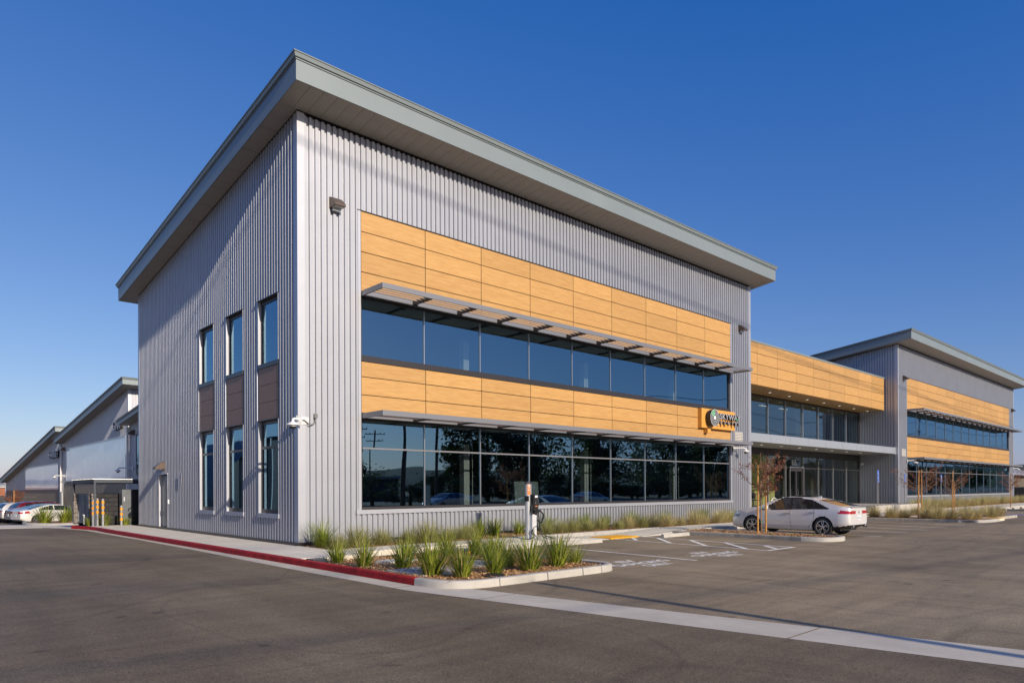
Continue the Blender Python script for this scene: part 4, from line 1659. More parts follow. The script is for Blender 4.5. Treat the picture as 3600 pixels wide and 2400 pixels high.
mb.build('logo_stem', letd, sign)
text_on('SKYWAY', 0.5, FRONT(22.6, -0.42, 5.06), [letm, letd], 'lettering', sign, extrude=0.08, fit=(1.97, 0.29), spacing=1.05, bold=0.012)
text_on('CENTER', 0.2, FRONT(22.62, -0.42, 4.76), [letm, letd], 'lettering', sign, extrude=0.08, fit=(1.9, 0.13), spacing=2.2, bold=0.006)
mb = MB()
mb.box(23.12, 23.34, -0.51, -0.49, 4.965, 5.02)
mb.build('green_bar', signg, sign)
mb = MB()
mb.box(20.93, 21.2, -0.24, 0.0, 4.24, 4.44)
o = tag(mb.build('junction_box', signo), 'small ochre box on the wood boards under the round-logo sign', 'box')
mb = MB()
mb.tube([(21.2, -0.1, 4.30), (21.28, -0.12, 4.30), (21.28, -0.12, 4.42), (21.24, -0.12, 4.46)], 0.02)
mb.build('conduit', white, o)
# hangar names
gi = tag(text_on('GINA', 0.8, SIDE(3.86, 35.75, 6.12), [mat('letter_white', (0.6, 0.6, 0.6), 0.4), letd], 'name_letters', None, 0.09, fit=(2.0, 0.66), bold=0.01),
         'large white raised name letters on the nearer glazed hangar', 'sign')
ha = tag(text_on('HARRIET', 0.8, SIDE(3.84, 57.9, 4.96), [MATS['letter_white'], letd], 'name_letters', None, 0.12, fit=(4.4, 0.62), bold=0.01),
         'dark raised name letters on the far hangar above its screen', 'sign')
# notice beside the steel door
mb = MB()
mb.bbox(-0.13, 0.13, -0.235, 0.235, 0, 0.006, 0.002)
mb.v = [(-0.03 - c, 9.98 + -a, 1.985 + b) for a, b, c in mb.v]
no = tag(mb.build('notice_plate', mat('notice_grey', (0.46, 0.47, 0.52), 0.4)), 'narrow notice plate with faded red lettering on the shaded ribbed flank', 'sign')
for t, z, h, w in (('NO', 2.12, 0.06, 0.09), ('PARKING', 2.02, 0.055, 0.19), ('FIRE', 1.92, 0.045, 0.1), ('LANE', 1.84, 0.045, 0.1)):
    text_on(t, 0.1, SIDE(-0.0375, 9.98, z), redt, 'lettering', no, fit=(w, h))


def parking_sign(label, x, y, zb, zt, plates):
    t = thing('parking_sign', label, 'parking sign', (x, y, zb), 'blue accessible parking signs')
    mb = MB()
    mb.tube([(x, y + 0.03, zb), (x, y + 0.03, zt)], 0.03, 8)
    mb.build('post', galv, t)
    z = zt
    for i, (h, kind) in enumerate(plates):
        mb = MB()
        mb.bbox(-0.15, 0.15, -h / 2, h / 2, 0, 0.006, 0.002)
        mb.v = [(x + a, y - c, z - h / 2 + b) for a, b, c in mb.v]
        p = mb.build('plate', signb if kind != 'w' else signw, t)
        if kind == 's':
            # wheelchair symbol: head, back, seat, leg, wheel
            s = MB()
            Y = y - 0.009
            zc = z - h / 2
            for k in range(10):
                a0, a1 = 2 * math.pi * k / 10, 2 * math.pi * (k + 1) / 10
                s.add([(x - .02, Y, zc + .11), (x - .02 + .022 * math.cos(a0), Y, zc + .11 + .022 * math.sin(a0)), (x - .02 + .022 * math.cos(a1), Y, zc + .11 + .022 * math.sin(a1))], [(0, 1, 2)])
            s.quad((x - .035, Y, zc + .08), (x - .008, Y, zc + .08), (x + .0, Y, zc - .02), (x - .028, Y, zc - .02))
            s.quad((x - .02, Y, zc - .0), (x + .06, Y, zc - .0), (x + .06, Y, zc - .025), (x - .02, Y, zc - .025))
            s.quad((x + .045, Y, zc - .02), (x + .068, Y, zc - .025), (x + .095, Y, zc - .11), (x + .072, Y, zc - .11))
            for k in range(14):
                a0, a1 = R(100 + 15 * k), R(115 + 15 * k)
                s.add([(x - .01 + r * math.cos(a), Y, zc - .05 + r * math.sin(a)) for r, a in ((.055, a0), (.075, a0), (.075, a1), (.055, a1))], [(0, 1, 2, 3)])
            s.build('symbol', signw, p, fix=False)
        else:
            for j, tx in enumerate(('VAN', 'ACCESSIBLE') if kind == 'v' else ('MINIMUM', 'FINE $250') if kind == 'f' else ('PARKING', 'ONLY')):
                text_on(tx, 0.08, FRONT(x, y - 0.0085, z - h * (0.3 + 0.4 * j)), signw if kind != 'w' else signb, 'lettering', p, fit=(0.24, h * .25))
        z -= h + 0.008
    return t


parking_sign('blue wheelchair sign with three lower plates, on the raised concrete landing wall', 38.0, -1.95, 0.36, 2.66, [(0.33, 's'), (0.15, 'v'), (0.13, 'f'), (0.14, 'p')])
parking_sign('blue wheelchair sign on a bare post at the far wing wall left of its windows', 47.1, -0.6, 0.30, 2.52, [(0.33, 's'), (0.15, 'f'), (0.14, 'p')])
parking_sign('blue wheelchair sign in front of the far wing windows between two young trees', 55.6, -0.6, -0.03, 2.62, [(0.33, 's'), (0.15, 'f'), (0.14, 'p')])

# bicycle loops on the terrace
for i, (x, lb) in enumerate(((30.1, 'white tubular bike loop on the terrace, left of the pair behind the white car'), (31.3, 'white tubular bike loop on the terrace, right of the pair behind the white car'))):
    mb = MB()
    pts = [(x - .32, 1.0, .26), (x - .32, 1.0, .75)] + [(x + .32 * math.cos(R(180 - 15 * k)), 1.0, .75 + .22 * math.sin(R(180 - 15 * k))) for k in range(1, 12)] + [(x + .32, 1.0, .75), (x + .32, 1.0, .26)]
    mb.tube(pts, 0.03, 10)
    tag(mb.build('bike_rack', mat('rack_white', (.66, .67, .66), .35, .3), smooth=True), lb, 'bike rack', 'bike loops')

# chairs inside the lobby
ch = thing('lobby_chair', 'dark chair in the lobby behind glass, leftmost of the chairs', 'chair', (31.4, 4.2, 0.3), 'lobby chairs')
mb = MB()
mb.bbox(31.15, 31.65, 3.95, 4.45, 0.72, 0.78, .02)
mb.build('seat', blackp, ch)
mb = MB()
mb.bbox(31.15, 31.65, 4.43, 4.48, 0.85, 1.25, .02)
mb.build('backrest', blackp, ch)
for dx in (.03, .45):
    for dy in (.03, .45):
        mb = MB()
        mb.tube([(31.15 + dx, 3.95 + dy, .3), (31.15 + dx, 3.95 + dy, .73 if dy < .2 else 1.2)], .015, 6)
        mb.build('leg', blackp, ch)
clone(ch, (32.6, 4.4, 0.3), label='dark chair in the lobby behind glass, middle of the chairs')
clone(ch, (34.3, 4.3, 0.3), label='dark chair in the lobby behind glass, nearest the double door')

# ------------------------------------------------------------------ wheel stops
def wheel_stop(label, x0, x1, y, rz=0.0):
    mb = MB()
    prof = [(-0.075, 0), (-0.06, 0.09), (-0.035, 0.12), (0.035, 0.12), (0.06, 0.09), (0.075, 0)]
    w = (x1 - x0) / 2
    mb.loft([[(x, a, z) for a, z in prof] for x in (-w, w)], True, 0, True)
    o = mb.build('wheel_stop', conc, loc=((x0 + x1) / 2, y, ZA + 0.002))
    o.rotation_euler.z = rz
    return tag(o, label, 'wheel stop', 'concrete wheel stops')


wheel_stop('concrete wheel stop in the first charging bay behind the corner planter', 3.55, 5.35, -3.95)
wheel_stop('concrete wheel stop right of the charging post before the kerb ramp', 6.55, 8.35, -4.05)
wheel_stop('concrete wheel stop in the charging bay left of the planted island', 11.5, 13.1, -4.2)
wheel_stop('concrete wheel stop behind the rear of the white car near the grass bed', 28.2, 29.7, -4.2)
wheel_stop('concrete wheel stop right of the second young tree by the far bed', 45.0, 46.8, -5.2)
for i, x in enumerate((54.3, 56.9, 59.5)):
    wheel_stop('small concrete wheel stop in the far right bays, %s from the left' % ordw(i), x, x + 1.8, -5.2)

# ------------------------------------------------------------------ charging post with cables
CX, CY = 6.50, -2.62
ev = thing('charging_post', 'silver charging post with orange EV label, black charger and coiled cables', 'charger', (CX, CY, ZW))
z0 = ZW - 0.03
mb = MB()
mb.box(CX - .125, CX + .125, CY - .10, CY + .10, z0, z0 + 0.02)
mb.build('foot_plate', galv, ev)
mb = MB()
sec = [(math.cos(R(a)) * .115, math.sin(R(a)) * .09) for a in range(0, 360, 15)]
mb.loft([[(CX + x, CY + y, z) for x, y in sec] for z in (z0, 1.71)], True, 0, True)
mb.build('post', mat('post_silver', (.40, .42, .45), .38, .4), ev, smooth=False)
mb = MB()
mb.bbox(CX - .02, CX + .17, CY - .20, CY - .085, z0 + .02, .74, .01)
mb.build('front_column', mat('column_white', (.66, .67, .67), .4, .1), ev)
mb = MB()
mb.loft([[(CX + x * k, CY + y * k, z) for x, y in sec] for z, k in ((1.70, 1.12), (1.735, 1.14), (1.765, 1.0), (1.775, .7))], True, 0, True)
mb.build('cap', steel, ev)
lab = MB()
fd = Vector((-0.45, -0.893, 0)).normalized()
sx = Vector((0.893, -0.45, 0))
pc = Vector((CX, CY, 0)) + fd * 0.101
lo_ = []
for z in (1.36, 1.685):
    lo_.append([Vector((CX + math.cos(R(a)) * .1165, CY + math.sin(R(a)) * .0915, z)) for a in range(220, 271, 10)])
lab.loft(lo_, False)
lb_ = lab.build('label', orangel, ev, fix=False)
lm = frame_mtx((0, 0, 0), (0.93, -0.36, 0), (0, 0, 1))


def post_pt(a, z, d=0.0):
    return (CX + math.cos(R(a)) * (.118 + d), CY + math.sin(R(a)) * (.093 + d), z)


pm_ = post_pt(246, 0, 0.004)
text_on('EV', .1, frame_mtx((pm_[0], pm_[1], 1.505), (0.93, -0.36, 0), (0, 0, 1)), signw, 'lettering', lb_, fit=(.072, .06))
mb = MB()
m4 = frame_mtx((pm_[0], pm_[1], 1.62), (0.93, -0.36, 0), (0, 0, 1))
for a, b, c, d in ((-.033, .033, .02, .045), (-.012, .012, -.045, .045)):
    mb.add([m4 @ Vector(p) for p in ((a, c, 0), (b, c, 0), (b, d, 0), (a, d, 0))], [(0, 1, 2, 3)])
mb.build('plug_symbol', signw, lb_, fix=False)
# charger unit on the -Y face
ux = CX + 0.10
mb = MB()
mb.bbox(ux - .105, ux + .115, CY - .24, CY - .095, 0.86, 1.37, .015)
unit = mb.build('charger_unit', blackp, ev)
mb = MB()
mb.box(ux - .075, ux + .085, CY - .252, CY - .241, 0.92, 1.36)
mb.build('front_panel', mat('panel_black', (.03, .031, .034), .2), unit)
mb = MB()
mb.box(ux - .05, ux + .065, CY - .256, CY - .2525, 1.27, 1.335)
mb.box(ux + -.05, ux + .0, CY - .256, CY - .2525, 1.10, 1.105)
mb.build('print', signw, unit)
mb = MB()
mb.box(ux - .045, ux + .055, CY - .256, CY - .2525, 0.985, 1.005)
mb.build('stripe', orangel, unit)
mb = MB()
mb.box(ux - .02, ux + .09, CY - .21, CY - .12, 0.72, 0.86)
mb.box(CX - .155, CX - .115, CY - .15, CY + .02, 1.15, 1.32)
mb.build('holster', blackp, unit)


def cable(pts, r=0.019, name='cable'):
    mb = MB()
    # smooth through the points
    P = [Vector(p) for p in pts]
    out = []
    for i in range(len(P) - 1):
        p0, p1, p2, p3 = P[max(i - 1, 0)], P[i], P[i + 1], P[min(i + 2, len(P) - 1)]
        for k in range(6):
            t = k / 6
            out.append(0.5 * ((2 * p1) + (p2 - p0) * t + (2 * p0 - 5 * p1 + 4 * p2 - p3) * t * t + (3 * p1 - p0 - 3 * p2 + p3) * t ** 3))
    out.append(P[-1])
    mb.tube(out, r, 6)
    return mb.build(name, blackp, ev, smooth=True)


coil = []
for k in range(60):
    a = R(90 + k * 24)
    rr = 0.165 + 0.016 * math.sin(k * 1.7)
    coil.append((CX + .36 + rr * math.cos(a), CY - .15 - .03 * math.sin(k * .37), 0.66 + rr * 1.15 * math.sin(a)))
cable([(ux + .08, CY - .18, 0.9), (ux + .16, CY - .18, .80)] + coil[:46])
cable([(ux + .09, CY - .16, 1.05), (CX + .27, CY - .18, .8), (CX + .31, CY - .18, .5), (CX + .37, CY - .2, .2), (CX + .50, CY - .35, .03), (CX + .75, CY - .9, -.13), (CX + .5, CY - 1.2, -.16)])
cable([(ux - .09, CY - .16, 1.1), (CX - .02, CY - .18, .75), (CX + .12, CY - .17, .5), (CX + .18, CY - .16, .38), (CX + .04, CY - .18, .30), (CX - .06, CY - .2, .18), (CX + .03, CY - .2, .05), (CX - .15, CY - .25, -.02), (CX - .5, CY - .2, -.03)])
cable([(ux - .08, CY - .15, 1.2), (CX + .02, CY - .17, .6), (CX + .05, CY - .17, .2), (CX + .1, CY - .3, -.02), (CX - .05, CY - .32, -.025), (CX + .02, CY - .2, .3), (CX + .2, CY - .2, .34), (CX + .30, CY - .2, .18), (CX + .38, CY - .3, .02), (CX + .5, CY - .6, -.1), (CX + .72, CY - .9, -.15)], .016)

# ------------------------------------------------------------------ corner by the bin store at the left
def bollard(label, x, y, top):
    t = thing('bollard', label, 'bollard', (x, y, ZW), 'galvanised bollards with orange bands')
    mb = MB()
    mb.lathe([(.06, ZW - .05), (.06, top - .05)], (x, y, 0), n=18)
    mb.build('tube', galv, t, smooth=False)
    mb = MB()
    mb.lathe([(.066, top - .055), (.068, top - .04), (.066, top - .01), (.05, top)], (x, y, 0), n=18)
    mb.build('cap', galv, t)
    for k in range(3):
        z = top - .10 - k * .235
        mb = MB()
        mb.lathe([(.0615, z - .12), (.0625, z - .115), (.0625, z - .005), (.0615, z)], (x, y, 0), n=18, cap=False)
        mb.build('band', orange, t)
    return t


bollard('galvanised bollard with orange bands standing alone before the grey cabinet', -0.41, 16.97, 0.87)
bollard('galvanised bollard with orange bands, left of the three near the gate', -1.50, 17.15, 1.16)
bollard('galvanised bollard with orange bands, middle of the three near the gate', -1.27, 17.45, 1.2)
bollard('galvanised bollard with orange bands, right of the three near the gate', -1.15, 17.0, 1.18)

en = thing('bin_enclosure', 'dark block enclosure with split-stone piers and grey steel gates left of the nearest wing', 'enclosure', (-0.7, 20, ZW))
# block wall facing -Y, laid in courses
bw, bh = 0.40, 0.20
ms = {}
for row in range(7):
    z = ZW + 0.005 + row * 0.209
    x = -1.22 - (0.2 if row % 2 else 0)
    while x < 1.5:
        a, b = max(x, -1.22), min(x + bw - 0.01, 1.6)
        if b - a > 0.06:
            key = round(b - a, 2)
            if key not in ms:
                mb = MB()
                w = key
                mb.loft([[(0, .1, 0), (w, .1, 0), (w, .1, bh), (0, .1, bh)], [(0, .0, 0), (w, .0, 0), (w, .0, bh), (0, .0, bh)],
                         [(.02, -.012, .02), (w - .02, -.012, .02), (w - .02, -.012, bh - .02), (.02, -.012, bh - .02)]], True, 0, True)
                ms[key] = mb.mesh('block', cmu)
            place('block', ms[key], en, (a, 18.28, z))
        x += bw
mb = MB()
mb.box(-1.2, 1.6, 18.30, 18.45, -0.2, 1.41)
mb.build('mortar', black, en)
# stone piers
r = random.Random(4)
for (xa, xb, ya, yb) in ((-1.45, -1.16, 18.20, 18.5), (-1.50, -1.18, 21.15, 21.5)):
    z = ZW
    while z < 1.40:
        h = r.uniform(.07, .13)
        cut = r.uniform(.35, .65)
        for (pa, pb) in ((0, cut), (cut, 1)):
            mb = MB()
            o_ = lambda: r.uniform(-.018, .014)
            mb.bbox(xa + o_(), xb, ya + (yb - ya) * pa + .004 + (o_() if pa == 0 else 0), ya + (yb - ya) * pb - .004, z + .004, z + h - .004, .012)
            mb.build('stone', stone, en)
        z += h
    mb = MB()
    mb.box(xa + .03, xb - .02, ya + .03, yb - .03, ZW - .05, 1.4)
    mb.build('pier_core', intd, en)
mb = MB()
mb.box(-1.16, 1.6, 21.8, 21.9, -0.2, 1.4)
mb.build('rear_wall', cmu, en)
for ya, yb in ((18.52, 19.82), (19.84, 21.14)):
    mb = MB()
    mb.loft([[(-1.30 + rib(u) * .03, u, z) for u in [ya + k * (yb - ya) / 40 for k in range(41)]] for z in (0.02, 1.36)], False)
    g = mb.build('gate_leaf', gatem, en, fix=False)
    mb = MB()
    for a, b in ((ya, ya + .05), (yb - .05, yb)):
        mb.box(-1.33, -1.28, a, b, 0.0, 1.39)
    mb.box(-1.332, -1.278, ya + .05, yb - .05, 1.33, 1.392)
    mb.box(-1.332, -1.278, ya + .05, yb - .05, -.002, .05)
    mb.build('gate_frame', gatem, g)
    mb = MB()
    yy = yb - .1 if ya < 19 else ya + .1
    mb.box(-1.37, -1.332, yy - .02, yy + .02, .85, .98)
    mb.build('latch', chrome, g)
# steel canopy over it
cn = thing('steel_canopy', 'flat dark steel canopy on thin posts over the bin enclosure', 'canopy', (-0.2, 19, ZW))
mb = MB()
mb.box(-1.50, 1.9, 17.02, 17.10, 1.90, 2.04)
mb.box(-1.50, -1.42, 17.10, 21.36, 1.90, 2.04)
mb.box(-1.42, 1.9, 21.28, 21.36, 1.90, 2.04)
mb.box(1.82, 1.9, 17.10, 21.28, 1.90, 2.04)
for y in (18.2, 19.3, 20.4):
    mb.box(-1.42, 1.82, y, y + .06, 1.92, 2.03)
mb.build('frame', steel, cn)
mb = MB()
corrugated(mb, lambda u, d, z: (z, u, 2.085 - d), [(17.0, 21.4, -1.55, 1.9)], .03, pitch=.12)
mb.build('roof_sheet', galv, cn, fix=False)
for x, y in ((-1.46, 17.06), (-1.46, 21.32), (1.7, 17.06), (1.7, 21.3)):
    mb = MB()
    mb.box(x - .04, x + .04, y - .04, y + .04, 1.402 if (x < 0 and y > 20) else ZW - .05, 1.9)
    mb.build('post', steel, cn)
cb = thing('power_cabinet', 'tall grey steel power cabinet with black side beside the bin enclosure', 'cabinet', (0.05, 17.6, ZW))
mb = MB()
mb.bbox(-.27, .14, 17.42, 17.95, ZW, 1.6, .01)
mb.build('body', cabm, cb)
mb = MB()
mb.box(.145, .95, 17.38, 17.95, ZW, 1.6)
mb.build('side_bay', black, cb)
mb = MB()
mb.box(-.20, -.17, 17.412, 17.419, 1.05, 1.25)
mb.build('plate', signw, cb)
mb = MB()
mb.tube([(-.02, 17.41, .62), (-.02, 17.36, .62), (-.02, 17.34, .70), (.06, 17.34, .76), (.14, 17.34, .70), (.14, 17.36, .58)], .018)
mb.build('handle', blackp, cb)
vp = thing('water_valve', 'white water valve standpipe in front of the steel gates', 'standpipe', (-1.42, 19.35, ZW))
mb = MB()
mb.tube([(-1.42, 19.35, ZW), (-1.42, 19.35, .36)], .025)
mb.build('pipe', white, vp)
mb = MB()
mb.tube([(-1.42, 19.28, .38), (-1.42, 19.5, .38)], .035)
mb.lathe([(.06, .40), (.06, .42)], (-1.42, 19.40, 0), n=12)
mb.build('valve', white, vp)

# iron fence and planter by the parked cars
fe = thing('iron_fence', 'black spiked iron fence behind the parked cars', 'fence', (-3, 55, -1.1))
mb = MB()
for z in (-.9, .72, .93):
    mb.box(-14, 1.95, 54.98, 55.02, z, z + .04)
mb.build('rail', fencem, fe)
mb = MB()
mb.box(-.022, .022, -.02, .02, 0, 2.14)
mb.add([(-.035, -.03, 2.14), (.035, -.03, 2.14), (.035, .03, 2.14), (-.035, .03, 2.14), (0, 0, 2.28)], [(0, 1, 4), (1, 2, 4), (2, 3, 4), (3, 0, 4)])
pk_ = mb.mesh('picket', fencem)
x = -13.9
while x < 1.9:
    place('picket', pk_, fe, (x, 55, -1.14))
    x += .19
for x in (1.95, .95, -2, -5, -8, -11):
    mb = MB()
    mb.box(x - .06, x + .06, 54.94, 55.06, -1.14, 1.2)
    mb.build('post', fencem, fe)
pl_ = struct(thing('side_planter_kerb', None, None, (-2.2, 22.2, ZA)))
kerb_arc([(-1.75, 34.8), (-1.92, 32.6), (-1.85, 31.8), (-1.6, 31.1), (-0.9, 29.9), (0.1, 29.6), (1.6, 29.4)], .16, conc, pl_, left=True, zt=-.36, zb=-.8)
patch('side_planter_bed', [(-1.6, 34.6), (-1.76, 32.6), (-1.6, 31.6), (-0.8, 30.1), (1.6, 29.6), (2.4, 35)], -.42, mulch, .02, .2, 4)

# far buildings at both edges
fb = thing('rust_building', 'distant low building with rust-coloured wall and pale roof at the far left edge', 'building', (2, 112, 0))
mb = MB()
mb.box(-25, 6.2, 110, 130, .9, 2.1)
mb.build('upper_wall', terra, fb)
mb = MB()
mb.box(-25, 6.1, 110.1, 130, -.2, .9)
mb.build('lower_wall', intd, fb)
mb = MB()
mb.box(-25, 6.25, 109.8, 130, 2.1, 2.4)
mb.build('fascia', canm, fb)
mb = MB()
mb.loft([[(-25, 109.6, 2.4), (6.4, 109.6, 2.4), (6.4, 120, 3.3), (-25, 120, 3.3)], [(-25, 109.6, 2.5), (6.4, 109.6, 2.5), (6.4, 120, 3.4), (-25, 120, 3.4)]], True, 0, True)
mb.build('roof', soffm, fb)
sh = thing('metal_shed', 'shed with ribbed metal roof and dark wall beyond the far wing at the right edge', 'shed', (108, 6, 0))
mb = MB()
corrugated(mb, lambda u, d, z: (u, 6 + (z - 3.7) * 4, z - d), [(93, 130, 3.75, 4.6)], .05, pitch=.55)
mb.build('roof_sheet', mat('shed_roof', (.42, .40, .36), .5, .2), sh, fix=False)
mb = MB()
mb.box(93, 130, 5.9, 6.0, 3.35, 3.72)
mb.build('fascia', mat('shed_fascia', (.22, .24, .33), .5), sh)
mb = MB()
mb.box(94, 129, 7.0, 12, -.2, 3.7)
mb.build('wall', mat('shed_wall', (.12, .10, .075), .8), sh)
mb = MB()
mb.box(-.06, .06, -.06, .06, -.2, 3.4)
pm2 = mb.mesh('post', mat('shed_post', (.55, .42, .16), .7))
for x in (93.6, 95.5, 97.2, 98.8, 101, 103, 106, 109):
    place('post', pm2, sh, (x, 6.2, 0))
f2 = thing('iron_fence', 'black iron fence before the shed at the right edge', 'fence', (92, 2, ZA))
mb = MB()
for z in (.2, 1.45):
    mb.box(83.1, 112, 2.98, 3.02, z, z + .04)
mb.build('rail', fencem, f2)
mb = MB()
mb.box(-.02, .02, -.02, .02, 0, 1.75)
pk2 = mb.mesh('picket', fencem)
x = 83.2
while x < 112:
    place('picket', pk2, f2, (x, 3, ZA))
    x += .16
# ------------------------------------------------------------------ vegetation
def blade(mb, base, az, lean, length, w, droop, tone, nseg=4):
    """one curved tapering grass blade"""
    d = Vector((math.cos(az), math.sin(az), 0))
    sx_ = Vector((-d.y, d.x, 0))
    p = Vector(base)
    ang = lean
    pts = [(p.copy(), w)]
    for i in range(nseg):
        t = (i + 1) / nseg
        p = p + (d * math.sin(ang) + Vector((0, 0, math.cos(ang)))) * (length / nseg)
        ang += droop / nseg * (0.5 + t)
        pts.append((p.copy(), w * (1 - t ** 1.5)))
    b = len(mb.v)
    for q, ww in pts[:-1]:
        mb.v += [tuple(q - sx_ * ww / 2), tuple(q + sx_ * ww / 2)]
    mb.v.append(tuple(pts[-1][0]))
    for i in range(nseg - 1):
        mb.f.append([b + 2 * i, b + 2 * i + 1, b + 2 * i + 3, b + 2 * i + 2])
        mb.m.append(0)
        mb.tone.append(tone)
    k = b + 2 * (nseg - 1)
    mb.f.append([k, k + 1, b + 2 * nseg])
    mb.m.append(0)
    mb.tone.append(tone)


def strap_clump(seed, n=210, h=0.72, spread=0.15, w=0.025):
    r = random.Random(seed)
    mb = MB()
    for i in range(n):
        a = r.uniform(0, 6.283)
        rr = spread * math.sqrt(r.random())
        lean = r.uniform(0.03, 0.62) * (0.5 + rr / spread)
        L = h * r.uniform(.55, 1.12)
        tone = min(1, max(0, r.gauss(.45, .24)))
        tone = min(tone, .9)
        if r.random() < .07:
            tone = 1
        blade(mb, (rr * math.cos(a), rr * math.sin(a), -.02), a + r.uniform(-.5, .5), lean, L, w * r.uniform(.7, 1.2), r.uniform(.2, 1.35), tone, 4)
    return mb.mesh('grass_clump', bladeg)


def mound(seed, n=640, h=0.58, spread=0.2, m=None, w=0.0125):
    r = random.Random(seed)
    mb = MB()
    for i in range(n):
        a = r.uniform(0, 6.283)
        rr = spread * math.sqrt(r.random())
        lean = r.uniform(0.05, 1.25)
        L = h * r.uniform(.65, 1.1) * (1.1 - .2 * lean)
        tone = min(1, max(0, r.gauss(.5, .3) + .2 * (lean - .6)))
        blade(mb, (rr * math.cos(a), rr * math.sin(a), -.02), a + r.uniform(-.4, .4), lean, L * 1.15, w * r.uniform(.7, 1.3), r.uniform(.25, .95), tone, 3)
    for i in range(14):
        a = r.uniform(0, 6.283)
        blade(mb, (0, 0, 0), a, r.uniform(.05, .5), h * r.uniform(1.2, 1.5), w * .7, .4, .05, 3)
    return mb.mesh('grass_mound', m or bladem)


STRAP = [strap_clump(s, n, h) for s, n, h in ((1, 165, .92), (2, 190, 1.0), (3, 140, .86), (4, 200, .98))]
MOUND = [mound(11, m=bladem), mound(12, h=.56, m=bladem), mound(13, m=bladeb), mound(14, h=.64, m=bladeb), mound(15, h=.56, m=bladeb)]


def plant(name, me, x, y, z, s, label, cat, group):
    o = bpy.data.objects.new(name, me)
    COL.objects.link(o)
    o.location = (x, y, z)
    o.rotation_euler = (rnd.uniform(-.08, .08), rnd.uniform(-.08, .08), rnd.uniform(0, 6.28))
    o.scale = (s * rnd.uniform(.92, 1.08), s * rnd.uniform(.92, 1.08), s)
    return tag(o, label, cat, group)


green = [(-1.05, -4.15, .85, 'green strap-leaf grass at the end of the pavement beside the red kerb'),
         (-1.2, -5.55, .95, 'green strap-leaf grass beside the red kerb, second clump from the pavement end'),
         (-0.75, -6.35, .98, 'green strap-leaf grass behind the long pale slab in the corner planter'),
         (-1.15, -7.9, 1.05, 'tall green strap-leaf grass at the rounded planter corner, left of the pair'),
         (-0.92, -8.52, 1.0, 'wide green strap-leaf grass at the rounded planter corner, right of the pair'),
         (1.85, -4.45, .9, 'green strap-leaf grass at the pavement edge, left of the rear planter pair'),
         (2.5, -4.8, .8, 'green strap-leaf grass at the back of the planter, right of the rear pair'),
         (0.75, -4.3, .8, 'green strap-leaf grass in the middle of the planter against the pavement'),
         (2.2, -5.9, .95, 'green strap-leaf grass behind the orange flag in the planter'),
         (-0.1, -8.5, .82, 'green strap-leaf grass near the black lid at the planter kerb'),
         (0.86, -7.8, .78, 'small green strap-leaf grass in the middle of the planter front row'),
         (0.72, -8.62, .9, 'green strap-leaf grass at the front kerb left of the pole shadow'),
         (1.62, -8.5, 1.0, 'broad green strap-leaf grass at the front kerb under the charging post'),
         (2.4, -8.28, .85, 'last green strap-leaf grass at the rounded right nose of the planter'),
         (1.4, -6.6, .85, 'green strap-leaf grass in the centre of the corner planter'),
         (0.35, -0.75, 1.1, 'tall green strap-leaf grass against the wall at the building corner'),
         (6.1, -0.62, 1.0, 'green strap-leaf grass against the wall, under the post shadow'),
         (6.9, -0.55, 1.0, 'green strap-leaf grass against the wall, second left of the charging post'),
         (8.0, -0.6, .95, 'green strap-leaf grass against the wall just behind the charging post'),
         (-1.1, 31.5, 1.5, 'green strap-leaf grass before the white coupe wheel, leftmost'),
         (0.1, 32.6, 1.45, 'green strap-leaf grass before the white coupe door'),
         (0.9, 34.6, 1.5, 'green strap-leaf grass before the white coupe next to the stone pier'),
         (-1.0, 17.35, .95, 'green strap-leaf grass between the bollards before the block wall'),
         (-0.2, 17.15, .8, 'green strap-leaf grass before the grey power cabinet'),
         (-1.5, 17.9, .7, 'small green strap-leaf grass at the foot of the steel gate')]
for i, (x, y, s, lb) in enumerate(green):
    z = bedz(x, y) if (-1.7 < x < 2.9 and y < -3.4) else (-.42 if y > 28 else -.06)
    plant('grass_clump', STRAP[(i * 3 + i // 4) % 4], x, y, z, s * rnd.uniform(.8, 1.08), lb, 'grass clump', 'green strap-leaf grass clumps')
# mounds along the sunny wall
mw = [(0.30, -1.55), (1.05, -1.55), (1.95, -1.3), (2.8, -1.3), (3.5, -1.45), (4.4, -1.2), (5.0, -1.15), (5.6, -.95), (8.6, -1.3), (9.45, -1.2), (10.15, -1.3), (11.05, -1.25), (11.9, -1.15), (12.7, -1.25), (13.4, -1.25),
      (14.2, -1.3), (15.0, -1.35), (15.8, -1.35), (16.9, -1.35), (17.9, -1.35), (18.9, -1.3), (19.8, -1.3), (20.8, -1.3), (21.8, -1.3), (22.8, -1.3), (23.8, -1.3), (24.7, -1.3)]
for i, (x, y) in enumerate(mw):
    me = MOUND[i % 2] if i < 12 else MOUND[(i * 7) % 3 if i < 16 else 2 + i % 3]
    plant('grass_mound', me, x + rnd.uniform(-.12, .12), y + rnd.uniform(-.12, .1), -.05, rnd.uniform(.75, 1.2), 'fine grass mound in the bed along the sunny wall, %s from the building corner' % ordw(i), 'grass mound', 'fine grass mounds along the sunny wall')
for i, x in enumerate((9.6, 11.6, 12.9, 14.6, 17.0, 20.1, 22.6)):
    plant('grass_clump', STRAP[i % 4], x, -.5, -.05, .9, 'thin green strap-leaf grass behind the mounds on the sunny wall, %s from the charging post' % ordw(i), 'grass clump', 'thin green grass behind the mounds')
mr = [(31.6, -4.0), (31.2, -5.0), (31.9, -5.4), (31.6, -6.6), (31.0, -7.3), (32.0, -7.6), (31.3, -8.5), (32.3, -8.6), (35.1, -5.0), (36.6, -5.6), (35.3, -7.4), (36.6, -8.2), (37.6, -8.4), (38.3, -7.6), (38.0, -5.0), (35.1, -8.6)]
